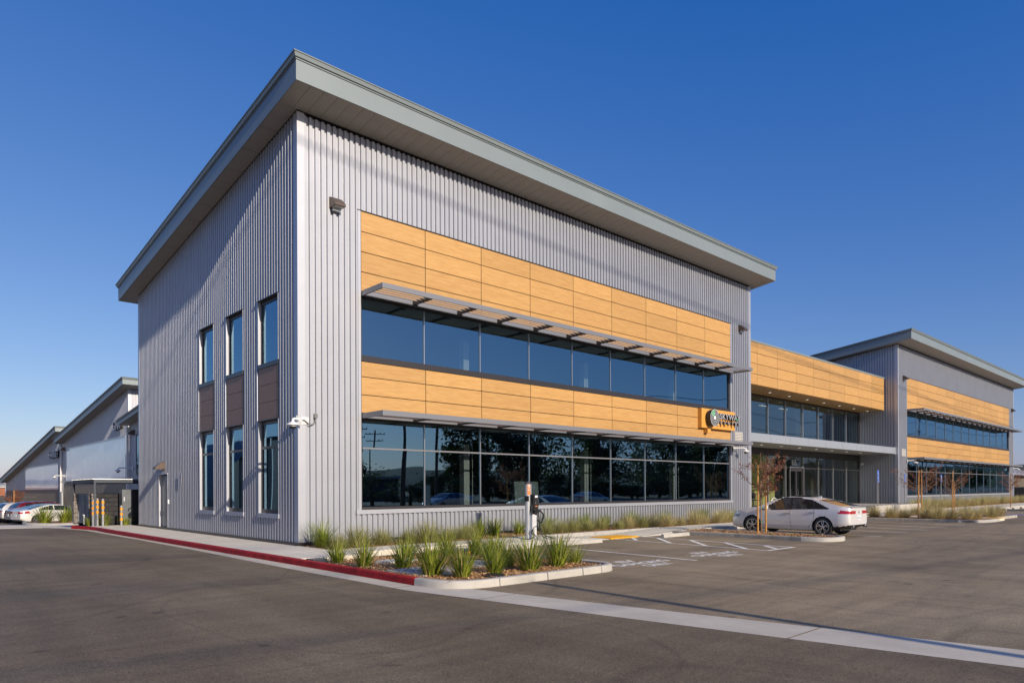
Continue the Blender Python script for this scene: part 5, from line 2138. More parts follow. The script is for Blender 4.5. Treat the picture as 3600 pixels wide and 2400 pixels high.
for i, (x, y) in enumerate(sorted(mr)):
    plant('grass_mound', MOUND[2 + i % 3], x, y, -.06, rnd.uniform(.95, 1.15), 'blonde grass mound in the kerbed beds right of the white car, %s from the left' % ordw(i), 'grass mound', 'blonde grass mounds in the kerbed beds')
i = 0
x = 46.7
while x < 92:
    plant('grass_mound', MOUND[2 + i % 3], x, -1.2 + rnd.uniform(-.2, .2), -.05, rnd.uniform(1.1, 1.35), 'blonde grass mound along the foot of the far wing, %s from the landing' % ordw(i), 'grass mound', 'blonde grass mounds along the far wing')
    x += rnd.uniform(1.0, 1.3)
    i += 1
for i, x in enumerate((49.5, 52.6, 55.0)):
    plant('grass_clump', STRAP[i], x, -.5, -.05, 1.0, 'green strap-leaf grass at the far wing wall, %s from the landing' % ordw(i), 'grass clump', 'green grass at the far wing')
plant('grass_mound', MOUND[3], 37.0, 1.6, .3, 1.0, 'pale seed-headed grass beside the lobby glass behind the white car boot', 'grass mound', None)
# small weeds on the island
wd = MB()
r = random.Random(3)
for cx_, cy_ in ((14.2, -7.6), (14.5, -8.2), (13.9, -7.0)):
    for i in range(60):
        a = r.uniform(0, 6.28)
        q = r.uniform(0, .16)
        blade(wd, (cx_ + q * math.cos(a), cy_ + q * math.sin(a), -.07), a, r.uniform(.4, 1.2), r.uniform(.05, .12), .02, .6, r.random(), 2)
stuff(wd.build('weeds', bladeg, fix=False))

# flat things in the corner planter
for i, (poly, lb) in enumerate((([(-0.55, -4.95), (0.3, -4.85), (0.35, -5.3), (-0.45, -5.4)], 'pale flat slab in the mulch behind the second grass clump'),
                                ([(-1.42, -6.75), (-0.2, -6.6), (0.2, -7.1), (-0.55, -8.05), (-1.38, -7.95)], 'long pale slab in the mulch at the red kerb end'),
                                ([(0.3, -6.6), (1.2, -6.5), (1.25, -7.3), (0.4, -7.5)], 'pale slab in the mulch in the middle of the planter'))):
    mb = MB()
    mb.prism(poly[::-1] if (poly[1][0] - poly[0][0]) * (poly[2][1] - poly[0][1]) - (poly[1][1] - poly[0][1]) * (poly[2][0] - poly[0][0]) < 0 else poly, -.25, -.055)
    tag(mb.build('stepping_slab', mat('blue_grey_concrete', (.55, .535, .49), .85, nscale=4, namt=.2)), lb, 'slab', 'pale slabs in the planter')
for i, (x, y, lb) in enumerate(((-0.42, -8.85, 'round black irrigation lid at the planter kerb near the corner'), (0.25, -8.2, 'black irrigation lid in the mulch behind the planter kerb'))):
    mb = MB()
    mb.lathe([(.2, -.2), (.2, -.045), (.17, -.03)], (x, y, 0), n=22)
    t = tag(mb.build('irrigation_lid', blackp), lb, 'lid', 'black irrigation lids')
mb = MB()
mb.box(-1.55, -1.2, -3.95, -3.6, -.2, -.035)
tag(mb.build('drain_box', steel), 'dark drain box at the end of the pavement beside the red kerb', 'drain')
fl = thing('marker_flag', 'tiny orange marker flag in the planter mulch', 'flag', (1.6, -5.6, -.1))
mb = MB()
mb.tube([(1.6, -5.6, -.12), (1.6, -5.6, .05)], .003, 5)
mb.build('wire', steel, fl)
mb = MB()
mb.quad((1.6, -5.6, .0), (1.65, -5.62, .0), (1.65, -5.62, .06), (1.6, -5.6, .06))
mb.build('flag_sheet', orangel, fl, fix=False)


def leaf_quads(mb, c, n, spread, size, r, tone0=.5):
    for i in range(n):
        p = Vector(c) + Vector((r.gauss(0, spread), r.gauss(0, spread), r.gauss(0, spread)))
        a = Vector((r.uniform(-1, 1), r.uniform(-1, 1), r.uniform(-1, 1))).normalized()
        b = a.orthogonal().normalized()
        s = size * r.uniform(.6, 1.3)
        mb.quad(p - a * s * .5, p + b * s * .28, p + a * s * .5, p - b * s * .28)
        mb.tone.append(min(1, max(0, r.gauss(tone0, .28))))


def young_tree(name, label, x, y, z, h, spread, seed, nleaf, group, per=2):
    r = random.Random(seed)
    t = thing(name, label, 'tree', (x, y, z), group)
    br = MB()
    lv = MB()
    zt_ = h * .52
    br.tube([(x, y, z - .05), (x + .02, y, z + zt_ * .5), (x - .01, y + .01, z + zt_), (x + .03, y, z + h * .8), (x + .02, y + .02, z + h * .97)], [.028, .024, .02, .012, .004], 7)
    trunk = br.build('trunk', bark, t, smooth=True)
    bb = MB()
    tips = []
    for i in range(17):
        zb = z + h * r.uniform(.36, .72)
        a = r.uniform(0, 6.283)
        L = spread * r.uniform(.65, 1.1) * (1.15 - .5 * (zb - z) / h)
        up = r.uniform(.35, 1.1)
        pts = []
        for k in range(5):
            q = k / 4
            pts.append(Vector((x + math.cos(a) * L * q, y + math.sin(a) * L * q, zb + L * up * (q ** 1.25))) + Vector((r.gauss(0, .02), r.gauss(0, .02), r.gauss(0, .02))) * (k > 0))
        bb.tube(pts, [.011, .009, .007, .005, .0025], 5)
        for k in range(1, 5):
            for s in range(2):
                aa = a + r.uniform(-1.3, 1.3)
                l2 = L * r.uniform(.2, .5)
                e = pts[k] + Vector((math.cos(aa) * l2, math.sin(aa) * l2, l2 * r.uniform(.3, 1.3)))
                bb.tube([pts[k], (pts[k] + e) / 2 + Vector((0, 0, .01)), e], [.005, .004, .002], 4, cap=False)
                tips += [(pts[k] + e) / 2, e, pts[k] * .3 + e * .7]
    bb.build('branches', bark, t)
    for i in range(nleaf):
        c = r.choice(tips)
        leaf_quads(lv, c, per, .045, .062, r, .5)
    lv.build('foliage', leafr, t, fix=False)
    return t


def stake(label, x, y, z, top, lean=0.0):
    mb = MB()
    mb.tube([(x, y, z - .1), (x + lean * .5, y, z + (top - z) * .5), (x + lean, y, top)], [.033, .033, .031], 9)
    return tag(mb.build('tree_stake', stakem, smooth=False), label, 'stake', 'wooden tree stakes')


def ties(x0, x1, y, zs_, label):
    mb = MB()
    for z in zs_:
        mb.tube([(x0, y, z), ((x0 + x1) / 2, y - .03, z + .01), (x1, y, z), ((x0 + x1) / 2, y + .03, z), (x0, y, z)], .008, 5)
    tag(mb.build('tree_tie', tie), label, 'tree tie')


young_tree('young_tree', 'young tree with thin red-brown leaves on the island before the white car', 14.42, -6.35, ZW - .03, 2.95, .85, 21, 950, 'staked young red-leaved trees')
stake('thick wooden stake left of the trunk before the white car', 14.05, -6.42, ZW, 2.35, .02)
stake('shorter wooden stake right of the trunk before the white car', 14.72, -6.38, ZW, 1.42)
ties(14.25, 14.6, -6.38, (.34, .85), 'green ties round the trunk before the white car')
young_tree('young_tree', 'bare young tree with few red leaves in the grass bed nearest the white car', 32.1, -6.05, ZW - .03, 3.15, 1.15, 33, 420, 'staked young red-leaved trees')
stake('wooden stake left of the trunk of the tree nearest the landing wall', 31.85, -6.1, ZW, 2.45, .12)
stake('wooden stake right of the trunk of the tree nearest the landing wall', 32.55, -6.05, ZW, 2.5)
young_tree('young_tree', 'nearly bare young tree in front of the far wing windows right of the third sign', 40.7, -5.35, ZW - .03, 2.85, 1.05, 47, 280, 'staked young red-leaved trees')
stake('wooden stake left of the trunk of the nearly bare tree', 40.45, -5.4, ZW, 2.55, .08)
stake('wooden stake right of the trunk of the nearly bare tree', 41.05, -5.35, ZW, 1.9)
young_tree('young_tree', 'dark red young tree cut by the right edge of the view', 57.6, -4.9, ZW - .03, 3.0, 1.0, 53, 520, 'staked young red-leaved trees')
stake('wooden stake of the tree at the right edge of the view', 57.35, -4.95, ZW, 2.5)
young_tree('young_tree', 'bushy red-brown young tree behind the parked cars at the left', -0.25, 50.0, -1.05, 3.1, .62, 61, 1300, 'staked young red-leaved trees')
stake('bright wooden stake in front of the bushy red tree at the left', -0.35, 49.4, -1.0, 1.6)


def big_tree(name, seed, h, w, n, lm_, size):
    """broad tree: tapered trunk, limbs, leaf clumps with gaps"""
    r = random.Random(seed)
    t = thing(name, None, 'tree', (0, 0, 0))
    t['_local'] = 1
    mb = MB()
    mb.tube([(0, 0, -.3), (.1, 0, h * .25), (-.1, .1, h * .5), (0, 0, h * .8)], [.35, .28, .2, .06], 8)
    cs = []
    for i in range(26):
        a = r.uniform(0, 6.283)
        z = h * r.uniform(.22, .95)
        rad = w * (math.sin(math.pi * min(1, max(.12, (z / h - .1) / .95))) ** .6) * r.uniform(.45, 1)
        c = Vector((math.cos(a) * rad, math.sin(a) * rad, z))
        cs.append(c)
        mb.tube([(0, 0, z * .6), c * .5 + Vector((0, 0, z * .35)), c], [.1, .06, .02], 5)
    mb.build('trunk', barkd, t)
    lv = MB()
    for c in cs:
        k = r.uniform(.5, 1.2)
        leaf_quads(lv, c, int(n / 26 * k), w * .2 * k, size, r, r.uniform(.3, .7))
    lv.build('crown', lm_, t, fix=False)
    return t


# trees and poles across the road behind the camera: they show in the windows
tA = big_tree('evergreen_tree', 71, 13, 4.2, 5200, leafg, .62)
tB = big_tree('evergreen_tree', 72, 11, 4.6, 4200, leafg, .6)
tC = big_tree('broadleaf_tree', 73, 12, 5.0, 1700, leafl, .5)
row = [(29, -50, tB, .55), (33, -55, tC, .5), (50, -54, tA, .85), (56, -57, tB, 1.0), (61, -55, tA, 1.0), (67, -58, tC, 1.05), (73, -56, tC, 1.0), (80, -56, tA, .95), (86, -58, tC, 1.1), (93, -56, tC, .95), (99, -57, tB, 1.1),
       (105, -55, tC, 1.0), (111, -57, tA, 1.0), (117, -58, tB, 1.1), (124, -56, tC, 1.05), (132, -60, tB, .9), (150, -60, tB, .9), (168, -62, tA, .8), (186, -60, tC, .9), (203, -62, tB, 1.0), (214, -64, tA, .8), (228, -62, tB, .75), (240, -66, tC, .9), (252, -64, tB, .85), (268, -62, tA, .7),
       (283, -66, tB, .8), (300, -64, tC, .85), (318, -66, tB, .8), (334, -64, tA, .75), (352, -68, tB, .85), (372, -66, tC, .9)]
used = {}
for i, (x, y, src, s) in enumerate(row):
    if src.name not in used:
        used[src.name] = 1
        o = src
    else:
        o = clone(src)
    o.location = (x, y, -.2)
    o.scale = (s, s, s)
    o.rotation_euler.z = rnd.uniform(0, 6.28)
    tag(o, '%s tree across the road, %s from the left in the window reflections' % ('airy light' if src is tC else 'dense dark', ordw(i)), 'tree', 'trees across the road')


def pole(label, x, y, h, arms, lamp=False):
    t = thing('utility_pole', label, 'utility pole', (x, y, -.2), 'utility poles')
    mb = MB()
    mb.tube([(x, y, -.3), (x, y, h)], [.2, .14], 10)
    mb.build('post', barkd, t)
    for z, w in arms:
        mb = MB()
        mb.box(x - w, x + w, y - .06, y + .06, z, z + .14)
        mb.build('crossarm', barkd, t)
        for k in (-.95, -.5, .5, .95):
            mb = MB()
            mb.lathe([(.05, 0), (.08, .08), (.05, .18), (.07, .26)], (x + w * k, y, z + .14), n=8)
            mb.build('insulator', blackp, t)
    return t


for i, (x, y, h) in enumerate(((-14, -36, 15.5), (28.5, -37, 12.0), (37.5, -44, 13), (92, -37, 15.5), (152.5, -30, 16.5))):
    pole('dark wooden utility pole across the road, %s from the left in the reflections' % ordw(i), x, y, h, [(h - .9, 1.7), (h - 3.4, 1.5)] if i not in (1, 2) else [(h - .5, .5)])
for i, (x, y, h) in enumerate(((66, -110, 15), (82, -130, 16))):
    pole('distant utility pole seen in the ground-floor windows, %s of two' % ordw(i), x, y, h, [(h - .8, 2.2), (h - 2.2, 1.8)])
wr = MB()
for dz, dx in ((.4, -1.6), (.4, 1.6), (-2.1, 1.4), (-2.1, -1.4), (-4.5, 0)):
    P_ = [(-60, -36.5), (-14, -36), (92, -37), (152.5, -30), (210, -24)]
    for (xa, ya), (xb, yb) in zip(P_, P_[1:]):
        pts = []
        for k in range(13):
            q = k / 12
            pts.append((xa + (xb - xa) * q, ya + (yb - ya) * q + dx * .2, 15 + dz - (1.6 if xb - xa < 100 else 2.4) * 4 * q * (1 - q)))
        wr.tube(pts, .022, 5, cap=False)
stuff(wr.build('power_lines', blackp))
# high transmission bundle whose faint shadow crosses the upper facade
wr = MB()
wr.tube([(-60, -34, 28.3), (-2.7, -34, 25.25), (22.8, -34, 23.9), (60, -34, 22.2), (120, -34, 21)], .045, 6)
tag(wr.build('transmission_cable', blackp), 'high overhead cable behind the camera that shades a faint line on the wall', 'cable')
# lot light pole right of the camera, its shadow lies across the lot
lp = thing('light_pole', 'slim lot light pole out of view whose shadow crosses the asphalt', 'light pole', (-0.95, -26.2, ZA))
mb = MB()
mb.tube([(-.95, -26.2, ZA), (-.95, -26.2, 6.62)], [.10, .085], 10)
mb.build('post', steel, lp)
mb = MB()
mb.lathe([(.2, ZA), (.2, .4)], (-.95, -26.2, 0), n=16)
mb.build('footing', conc, lp)

# low hedge under the far trees and a long dark shed beyond, for the lower part of the reflections
for i in range(30):
    o = clone(tB if i % 3 else tC)
    o.location = (9 + i * 4.2 + rnd.uniform(-1, 1), -50.5 + rnd.uniform(-2, 2) - (i > 20) * 3, -.2)
    s = rnd.uniform(.55, .8)
    o.scale = (s, s, rnd.uniform(.2, .34) if i > 3 else .45)
    o.rotation_euler.z = rnd.uniform(0, 6.28)
    o.name = 'hedge_shrub'
    tag(o, 'low dense shrub across the road, %s from the left in the reflections' % ordw(i), 'shrub', 'shrubs across the road')
    o['group'] = 'shrubs across the road'
ws = thing('warehouse', 'long low dark warehouse beyond the road seen in the window reflections', 'building', (60, -95, 0))
mb = MB()
mb.box(20, 62, -100, -88, -.2, 3.6)
mb.build('wall', intd, ws)
mb = MB()
mb.box(19.5, 62.5, -100.5, -87.5, 3.6, 4.0)
mb.build('roof', soffm, ws)
# arched aircraft shelter out of view to the left: it stands in the slit-window reflections
ah = thing('arched_shelter', 'dark arched aircraft shelter out of view to the left', 'building', (-26, 60, -1))
mb = MB()
arc_ = [(-26 + 8.5 * math.cos(R(180 - 12 * k)), -1.2 + 9 * math.sin(R(12 * k))) for k in range(16)]
mb.loft([[(x, 56, z) for x, z in arc_], [(x, 80, z) for x, z in arc_]], False)
mb.add([(x, 57, z) for x, z in arc_], [tuple(range(16))])
mb.build('shell', steel, ah)
mb = MB()
for k in range(2, 14):
    x, z = arc_[k]
    mb.box(x - .05, x + .05, 55.9, 56.95, -1.2, z - .1)
stuff(mb.build('ribs', canm, ah))
for i, (x, y, s) in enumerate(((-42, 40, .75), (-50, 52, .9), (-44, 66, .8), (-58, 36, .9), (-62, 60, 1.0), (-36, 92, .8), (-50, 88, .9), (-70, 48, 1.0), (-66, 22, .9), (-74, 8, .9), (-16, 96, .7), (-80, 76, 1.1))):  # unseen trees, added left of the view to darken the reflected horizon
    o = clone(tA if i % 2 else tB)
    o.location = (x, y, -1.2)
    o.scale = (s, s, s)
    o.rotation_euler.z = i * 1.3
    tag(o, 'dark unseen tree added to darken the reflected horizon, %s of the group' % ordw(i), 'tree', 'unseen trees added to darken reflections')
# ------------------------------------------------------------------ cars
def interp(pts, y):
    """smooth (cosine-free monotone) interpolation through (y, value) points"""
    if y <= pts[0][0]:
        return pts[0][1]
    for i in range(len(pts) - 1):
        (a, va), (b, vb) = pts[i], pts[i + 1]
        if y <= b:
            t = (y - a) / (b - a)
            d = (vb - va) / (b - a)
            m0 = d if i == 0 else ((va - pts[i - 1][1]) / (a - pts[i - 1][0]) + d) / 2
            m1 = d if i == len(pts) - 2 else ((pts[i + 2][1] - vb) / (pts[i + 2][0] - b) + d) / 2
            if i > 0 and (va - pts[i - 1][1]) * (vb - va) <= 0:
                m0 = 0
            if i < len(pts) - 2 and (pts[i + 2][1] - vb) * (vb - va) <= 0:
                m1 = 0
            h = b - a
            return (2 * t ** 3 - 3 * t * t + 1) * va + (t ** 3 - 2 * t * t + t) * h * m0 + (-2 * t ** 3 + 3 * t * t) * vb + (t ** 3 - t * t) * h * m1
    return pts[-1][1]


def inpoly(poly, x, y):
    r_ = False
    for (xa, ya), (xb, yb) in zip(poly, poly[1:] + poly[:1]):
        if (ya > y) != (yb > y) and x < (xb - xa) * (y - ya) / (yb - ya) + xa:
            r_ = not r_
    return r_


def wheel_mesh(rad, wid, spokes=5, dark=True):
    """tyre, rim ring with twin spokes, hub; axle along x, outer face at +x"""
    t = MB()
    rr = rad * .68
    t.lathe([(rr, -wid / 2), (rad * .95, -wid / 2), (rad, -wid / 2 + .03), (rad, wid / 2 - .03), (rad * .95, wid / 2), (rad * .80, wid / 2 + .004), (rr, wid / 2 - .012), (rr, -wid / 2)], (0, 0, 0), 'x', 40, cap=False)
    tm = t.mesh('tyre', tyre)
    b = MB()
    b.lathe([(rr, wid / 2 - .07), (rr * .3, wid / 2 - .08)], (0, 0, 0), 'x', 30)
    bm_ = b.mesh('brake_disc', rimd)
    s = MB()
    s.lathe([(rr + .004, wid / 2 - .06), (rr + .004, wid / 2 - .004), (rr - .02, wid / 2 - .002), (rr - .026, wid / 2 - .05)], (0, 0, 0), 'x', 40, cap=False)
    for k in range(spokes):
        a = 2 * math.pi * k / spokes + .3
        for da in (-.2, .2):
            c1, s1 = math.cos(a + da * .45), math.sin(a + da * .45)
            c2, s2 = math.cos(a + da), math.sin(a + da)
            w_ = .017
            p0, p1 = Vector((0, c1, s1)) * .04, Vector((0, c2, s2)) * (rr - .01)
            d = (p1 - p0).normalized()
            n = Vector((0, -d.z, d.y)) * w_
            x0, x1 = wid / 2 - .035, wid / 2 - .006
            s.loft([[p0 - n + Vector((x0, 0, 0)), p0 - n * .7 + Vector((x1, 0, 0)), p0 + n * .7 + Vector((x1, 0, 0)), p0 + n + Vector((x0, 0, 0))],
                    [p1 - n + Vector((x0, 0, 0)), p1 - n * .7 + Vector((x1 - .004, 0, 0)), p1 + n * .7 + Vector((x1 - .004, 0, 0)), p1 + n + Vector((x0, 0, 0))]], True, 0, True)
    s.lathe([(.055, wid / 2 - .04), (.055, wid / 2 - .01), (.03, wid / 2 - .004)], (0, 0, 0), 'x', 16)
    sm = s.mesh('rim', rimm)
    return tm, bm_, sm


WH = {}


def make_car(label, sp, loc, rz, step=.03):
    """car nose at +y; sp holds the profile curves"""
    t = thing(sp['name'], label, 'car', loc, sp.get('group'), rz)
    t['_local'] = 1
    L = sp['L']
    ya, yb = -L / 2, L / 2
    ny = int(L / step)
    ys_ = []
    for i in range(ny + 1):
        q = i / ny
        ys_.append(ya + L * q)
    # denser at the ends
    ys_ = sorted(set(ys_ + [ya + .008, ya + .018, yb - .008, yb - .018]))
    W = sp['W'] / 2

    def plan(y):
        e0, e1 = (y - ya), (yb - y)
        r0, r1 = sp['round']
        f = 1.0
        if e0 < r0:
            f = min(f, sp['tail_w'] + (1 - sp['tail_w']) * math.sqrt(max(0, 1 - (1 - e0 / r0) ** 2)))
        if e1 < r1:
            f = min(f, sp['nose_w'] + (1 - sp['nose_w']) * math.sqrt(max(0, 1 - (1 - e1 / r1) ** 2)))
        return W * f
    segs = [2, 2, 4, 8, 5, 2, 11, 5, 5]

    def section(y):
        w = plan(y)
        zc, zs, zb = interp(sp['top'], y), interp(sp['belt'], y), interp(sp['sill'], y)
        zs = min(zs, zc - .012)
        gh = zc - zs
        xs_ = w * .955
        xr = xs_ - min(.02, gh) - .40 * max(0, gh - .05)
        zr = zs + gh * (.90 if gh > .12 else .7)
        mz = zb + (zs - zb) * .5
        P = [(0, zb + .02), (w * .75, zb), (w * .95, zb + .04), (w * .995, zb + .16 * (zs - zb) / .65), (w, mz), (w * .985, zs - .13 * (zs - zb) / .65), (xs_, zs), (xr, zr), (xr * .62, zc - .018 * min(1, gh / .3)), (0, zc)]
        out = []
        for i, n in enumerate(segs):
            for k in range(n):
                q = k / n
                out.append((P[i][0] + (P[i + 1][0] - P[i][0]) * q, P[i][1] + (P[i + 1][1] - P[i][1]) * q, i))
        out.append((*P[-1], len(segs)))
        return out
    secs = [section(y) for y in ys_]
    n = len(secs[0])
    body_m = sp['paint']
    parts = {}

    def P_(key):
        if key not in parts:
            parts[key] = MB()
        return parts[key]
    wheels = sp['wheels']
    ra = sp['arch']
    zw = sp['wr']

    def snap(x, y, z):
        for yw in wheels:
            d = math.hypot(y - yw, z - zw)
            if abs(d - ra) < step * .75 and x > .5 * W:
                k = ra / max(d, 1e-6)
                return (x, yw + (y - yw) * k, zw + (z - zw) * k)
        return (x, y, z)
    for i in range(len(ys_) - 1):
        y0, y1 = ys_[i], ys_[i + 1]
        yc = (y0 + y1) / 2
        for j in range(n - 1):
            a, b, c, d = secs[i][j], secs[i][j + 1], secs[i + 1][j + 1], secs[i + 1][j]
            xc, zc = (a[0] + b[0] + c[0] + d[0]) / 4, (a[1] + b[1] + c[1] + d[1]) / 4
            k = a[2]
            if xc > .5 * W and k >= 1 and any(math.hypot(yc - yw, zc - zw) < ra for yw in wheels):
                continue
            key = 'body'
            if k == 6:
                for wi, poly in enumerate(sp['dlo']):
                    if inpoly(poly, yc, zc):
                        key = 'side_window%d' % wi
                if key == 'body' and 'dlo_edge' in sp and inpoly(sp['dlo_edge'], yc, zc):
                    key = 'window_trim'
            if k in (7, 8) or (k == 6 and xc < interp(sp['top'], yc) and False):
                if sp['ws'][0] < yc < sp['ws'][1]:
                    key = 'windscreen'
                elif sp['rw'][0] < yc < sp['rw'][1]:
                    key = 'rear_window'
                elif 'sunroof' in sp and sp['sunroof'][0] < yc < sp['sunroof'][1] and xc < .42:
                    key = 'sunroof'
            if k <= 5:
                tl = sp['tl']
                if tl[0] + max(0, yc - ya - .08) * .14 < zc < tl[1] and yc < ya + tl[2] - (zc - tl[0]) * tl[3] and k >= 2:
                    key = 'tail_light'
                hl = sp['hl']
                if hl[0] < zc < hl[1] and yc > yb - hl[2] and k >= 2:
                    key = 'head_light'
                if yc < ya + .6 and zc < sp['diff'] - .1 * max(0, (yc - ya) / .6):
                    key = 'diffuser'
                if k >= 2 and 'body' == key:
                    for dl in sp['doors']:
                        yd = dl[0] + dl[1] * (zc - .5) + (dl[3] * max(0, dl[2] - zc) if len(dl) > 3 else 0)
                        if False:
                            key = 'door_gap'
                    if key == 'body':
                        for di, (dy0, dy1) in enumerate(zip(sp['doors'], sp['doors'][1:])):
                            f = lambda dl: dl[0] + dl[1] * (zc - .5) + (dl[3] * max(0, dl[2] - zc) if len(dl) > 3 else 0)
                            if f(dy1) < yc < f(dy0) and zc > .27:
                                key = 'door%d' % di
            for sgn in (1, -1):
                if sgn < 0 and key.startswith(('door', 'side_window', 'window_trim', 'tail', 'head')) and key != 'door_gap':
                    kk = key + 'L'
                else:
                    kk = key
                vs = [snap(p[0], yy, p[1]) for p, yy in ((a, y0), (b, y0), (c, y1), (d, y1))]
                vs = [(x * sgn, y, z) for x, y, z in vs]
                P_(kk).add(vs if sgn > 0 else vs[::-1], [(0, 1, 2, 3)])
    # closing faces at nose and tail
    for si, yy in ((0, ya), (-1, yb)):
        s_ = secs[si]
        for j in range(n - 1):
            for q in range(10):
                q0, q1 = q / 10, (q + 1) / 10
                a, b = s_[j], s_[j + 1]
                xc, zc = (a[0] + b[0]) / 2 * (q0 + q1) / 2, (a[1] + b[1]) / 2
                key = 'body'
                if si == 0:
                    tl = sp['tl']
                    if tl[0] < zc < tl[1] and xc > sp.get('tl_in', .35):
                        key = 'tail_light'
                    if zc < sp['diff']:
                        key = 'diffuser'
                else:
                    if .32 < zc < .58 and xc < .5:
                        key = 'grille'
                    hl = sp['hl']
                    if hl[0] < zc < hl[1] and xc > .42:
                        key = 'head_light'
                for sgn in (1, -1):
                    kk = key + ('L' if sgn < 0 and key.startswith(('tail', 'head')) else '')
                    P_(kk).add([(a[0] * q0 * sgn, yy, a[1]), (a[0] * q1 * sgn, yy, a[1]), (b[0] * q1 * sgn, yy, b[1]), (b[0] * q0 * sgn, yy, b[1])], [(0, 1, 2, 3)])
    mm = {'body': body_m, 'window_trim': blackp, 'windscreen': carglass, 'rear_window': carglass, 'sunroof': carglass, 'diffuser': blackp, 'door_gap': black, 'grille': blackp}
    for key, mb in parts.items():
        base = key.rstrip('L0123456789')
        m = mm.get(base) or (carglass if base == 'side_window' else taill if base == 'tail_light' else headl if base == 'head_light' else body_m)
        if sp.get('two_tone') and base == 'door':
            m = body_m
        me = mb.mesh(base, m)
        bm = bmesh.new()
        bm.from_mesh(me)
        bmesh.ops.remove_doubles(bm, verts=bm.verts, dist=.0015)
        bmesh.ops.recalc_face_normals(bm, faces=bm.faces)
        for f in bm.faces:
            f.smooth = True
        bm.to_mesh(me)
        bm.free()
        place(base, me, t)
    # shut lines of the doors
    def side_x(y, z):
        s_ = [p for p in section(y) if p[2] <= 6]
        for p, q in zip(s_, s_[1:]):
            if p[1] <= z <= q[1] and q[1] > p[1] and p[0] > .3:
                return p[0] + (q[0] - p[0]) * (z - p[1]) / (q[1] - p[1])
        return None
    for sgn in (1, -1):
        for dl in sp['doors']:
            lo_ = []
            for k in range(24):
                z = .27 + (interp(sp['belt'], dl[0]) - .275) * k / 23
                yd = dl[0] + dl[1] * (z - .5) + (dl[3] * max(0, dl[2] - z) if len(dl) > 3 else 0)
                x = side_x(yd, z)
                if x:
                    lo_.append([(sgn * (x + .002), yd - .0045, z), (sgn * (x + .002), yd + .0045, z)])
            mb = MB()
            mb.loft(lo_, False)
            mb.build('door_gap', black, t, fix=False)
    # underbody and wheel housings
    mb = MB()
    mb.box(-W * .8, W * .8, ya + .35, yb - .35, .2, .62)
    mb.build('underbody', black, t)
    key = (zw, sp.get('spokes', 5))
    if key not in WH:
        WH[key] = wheel_mesh(zw, .225, sp.get('spokes', 5))
    for yw in wheels:
        for sgn in (1, -1):
            wt = place('tyre', WH[key][0], t, (sgn * (W - .125), yw, zw))
            if sgn < 0:
                wt.rotation_euler.z = math.pi
            wt.name = 'wheel'
            for nm, me in (('brake_disc', WH[key][1]), ('rim', WH[key][2])):
                c = bpy.data.objects.new(nm, me)
                COL.objects.link(c)
                c.parent = wt
            mb = MB()
            lo_ = []
            for xx in (W - .03, W - .36):
                lo_.append([(sgn * xx, yw + math.cos(R(a)) * (ra + .004), zw + math.sin(R(a)) * (ra + .004)) for a in range(-25, 206, 11)])
            mb.loft(lo_, False)
            mb.build('wheel_housing', black, t)
    # mirrors, handles, plate
    for sgn in (1, -1):
        my, mz = sp['mirror']
        mb = MB()
        x0 = interp(sp['top'], my) * 0 + W * .93
        mb.loft([[(sgn * (x0 + a), my + b, mz + c) for a, b, c in ((0, -.06, -.05), (0, .07, -.05), (0, .05, .06), (0, -.06, .07))],
                 [(sgn * (x0 + .1 + a), my + b, mz + c) for a, b, c in ((0, -.08, -.06), (0, .09, -.055), (0, .06, .075), (0, -.08, .085))],
                 [(sgn * (x0 + .2 + a), my + b, mz + c) for a, b, c in ((0, -.075, -.03), (0, .05, -.03), (0, .03, .05), (0, -.075, .06))]], True, 0, True)
        mb.build('mirror', body_m, t)
        for hy, hz in sp['handles']:
            mb = MB()
            x1 = W * 1.0
            mb.bbox(hy - .11, hy + .11, hz - .018, hz + .018, -.02, .02, .008)
            mb.v = [(sgn * (x1 - .012 + c), a, b) for a, b, c in mb.v]
            mb.build('handle', chrome if sp.get('chrome_handles') else body_m, t)
    pz = sp['plate']
    mb = MB()
    mb.box(-.155, .155, ya - .012, ya - .001, pz - .08, pz + .08)
    pl = mb.build('number_plate', signw, t)
    text_on(sp['plate_text'], .1, frame_mtx((0, ya - .0135, pz - .01), (1, 0, 0), (0, 0, 1)), signb, 'lettering', pl, fit=(.26, .075))
    return t


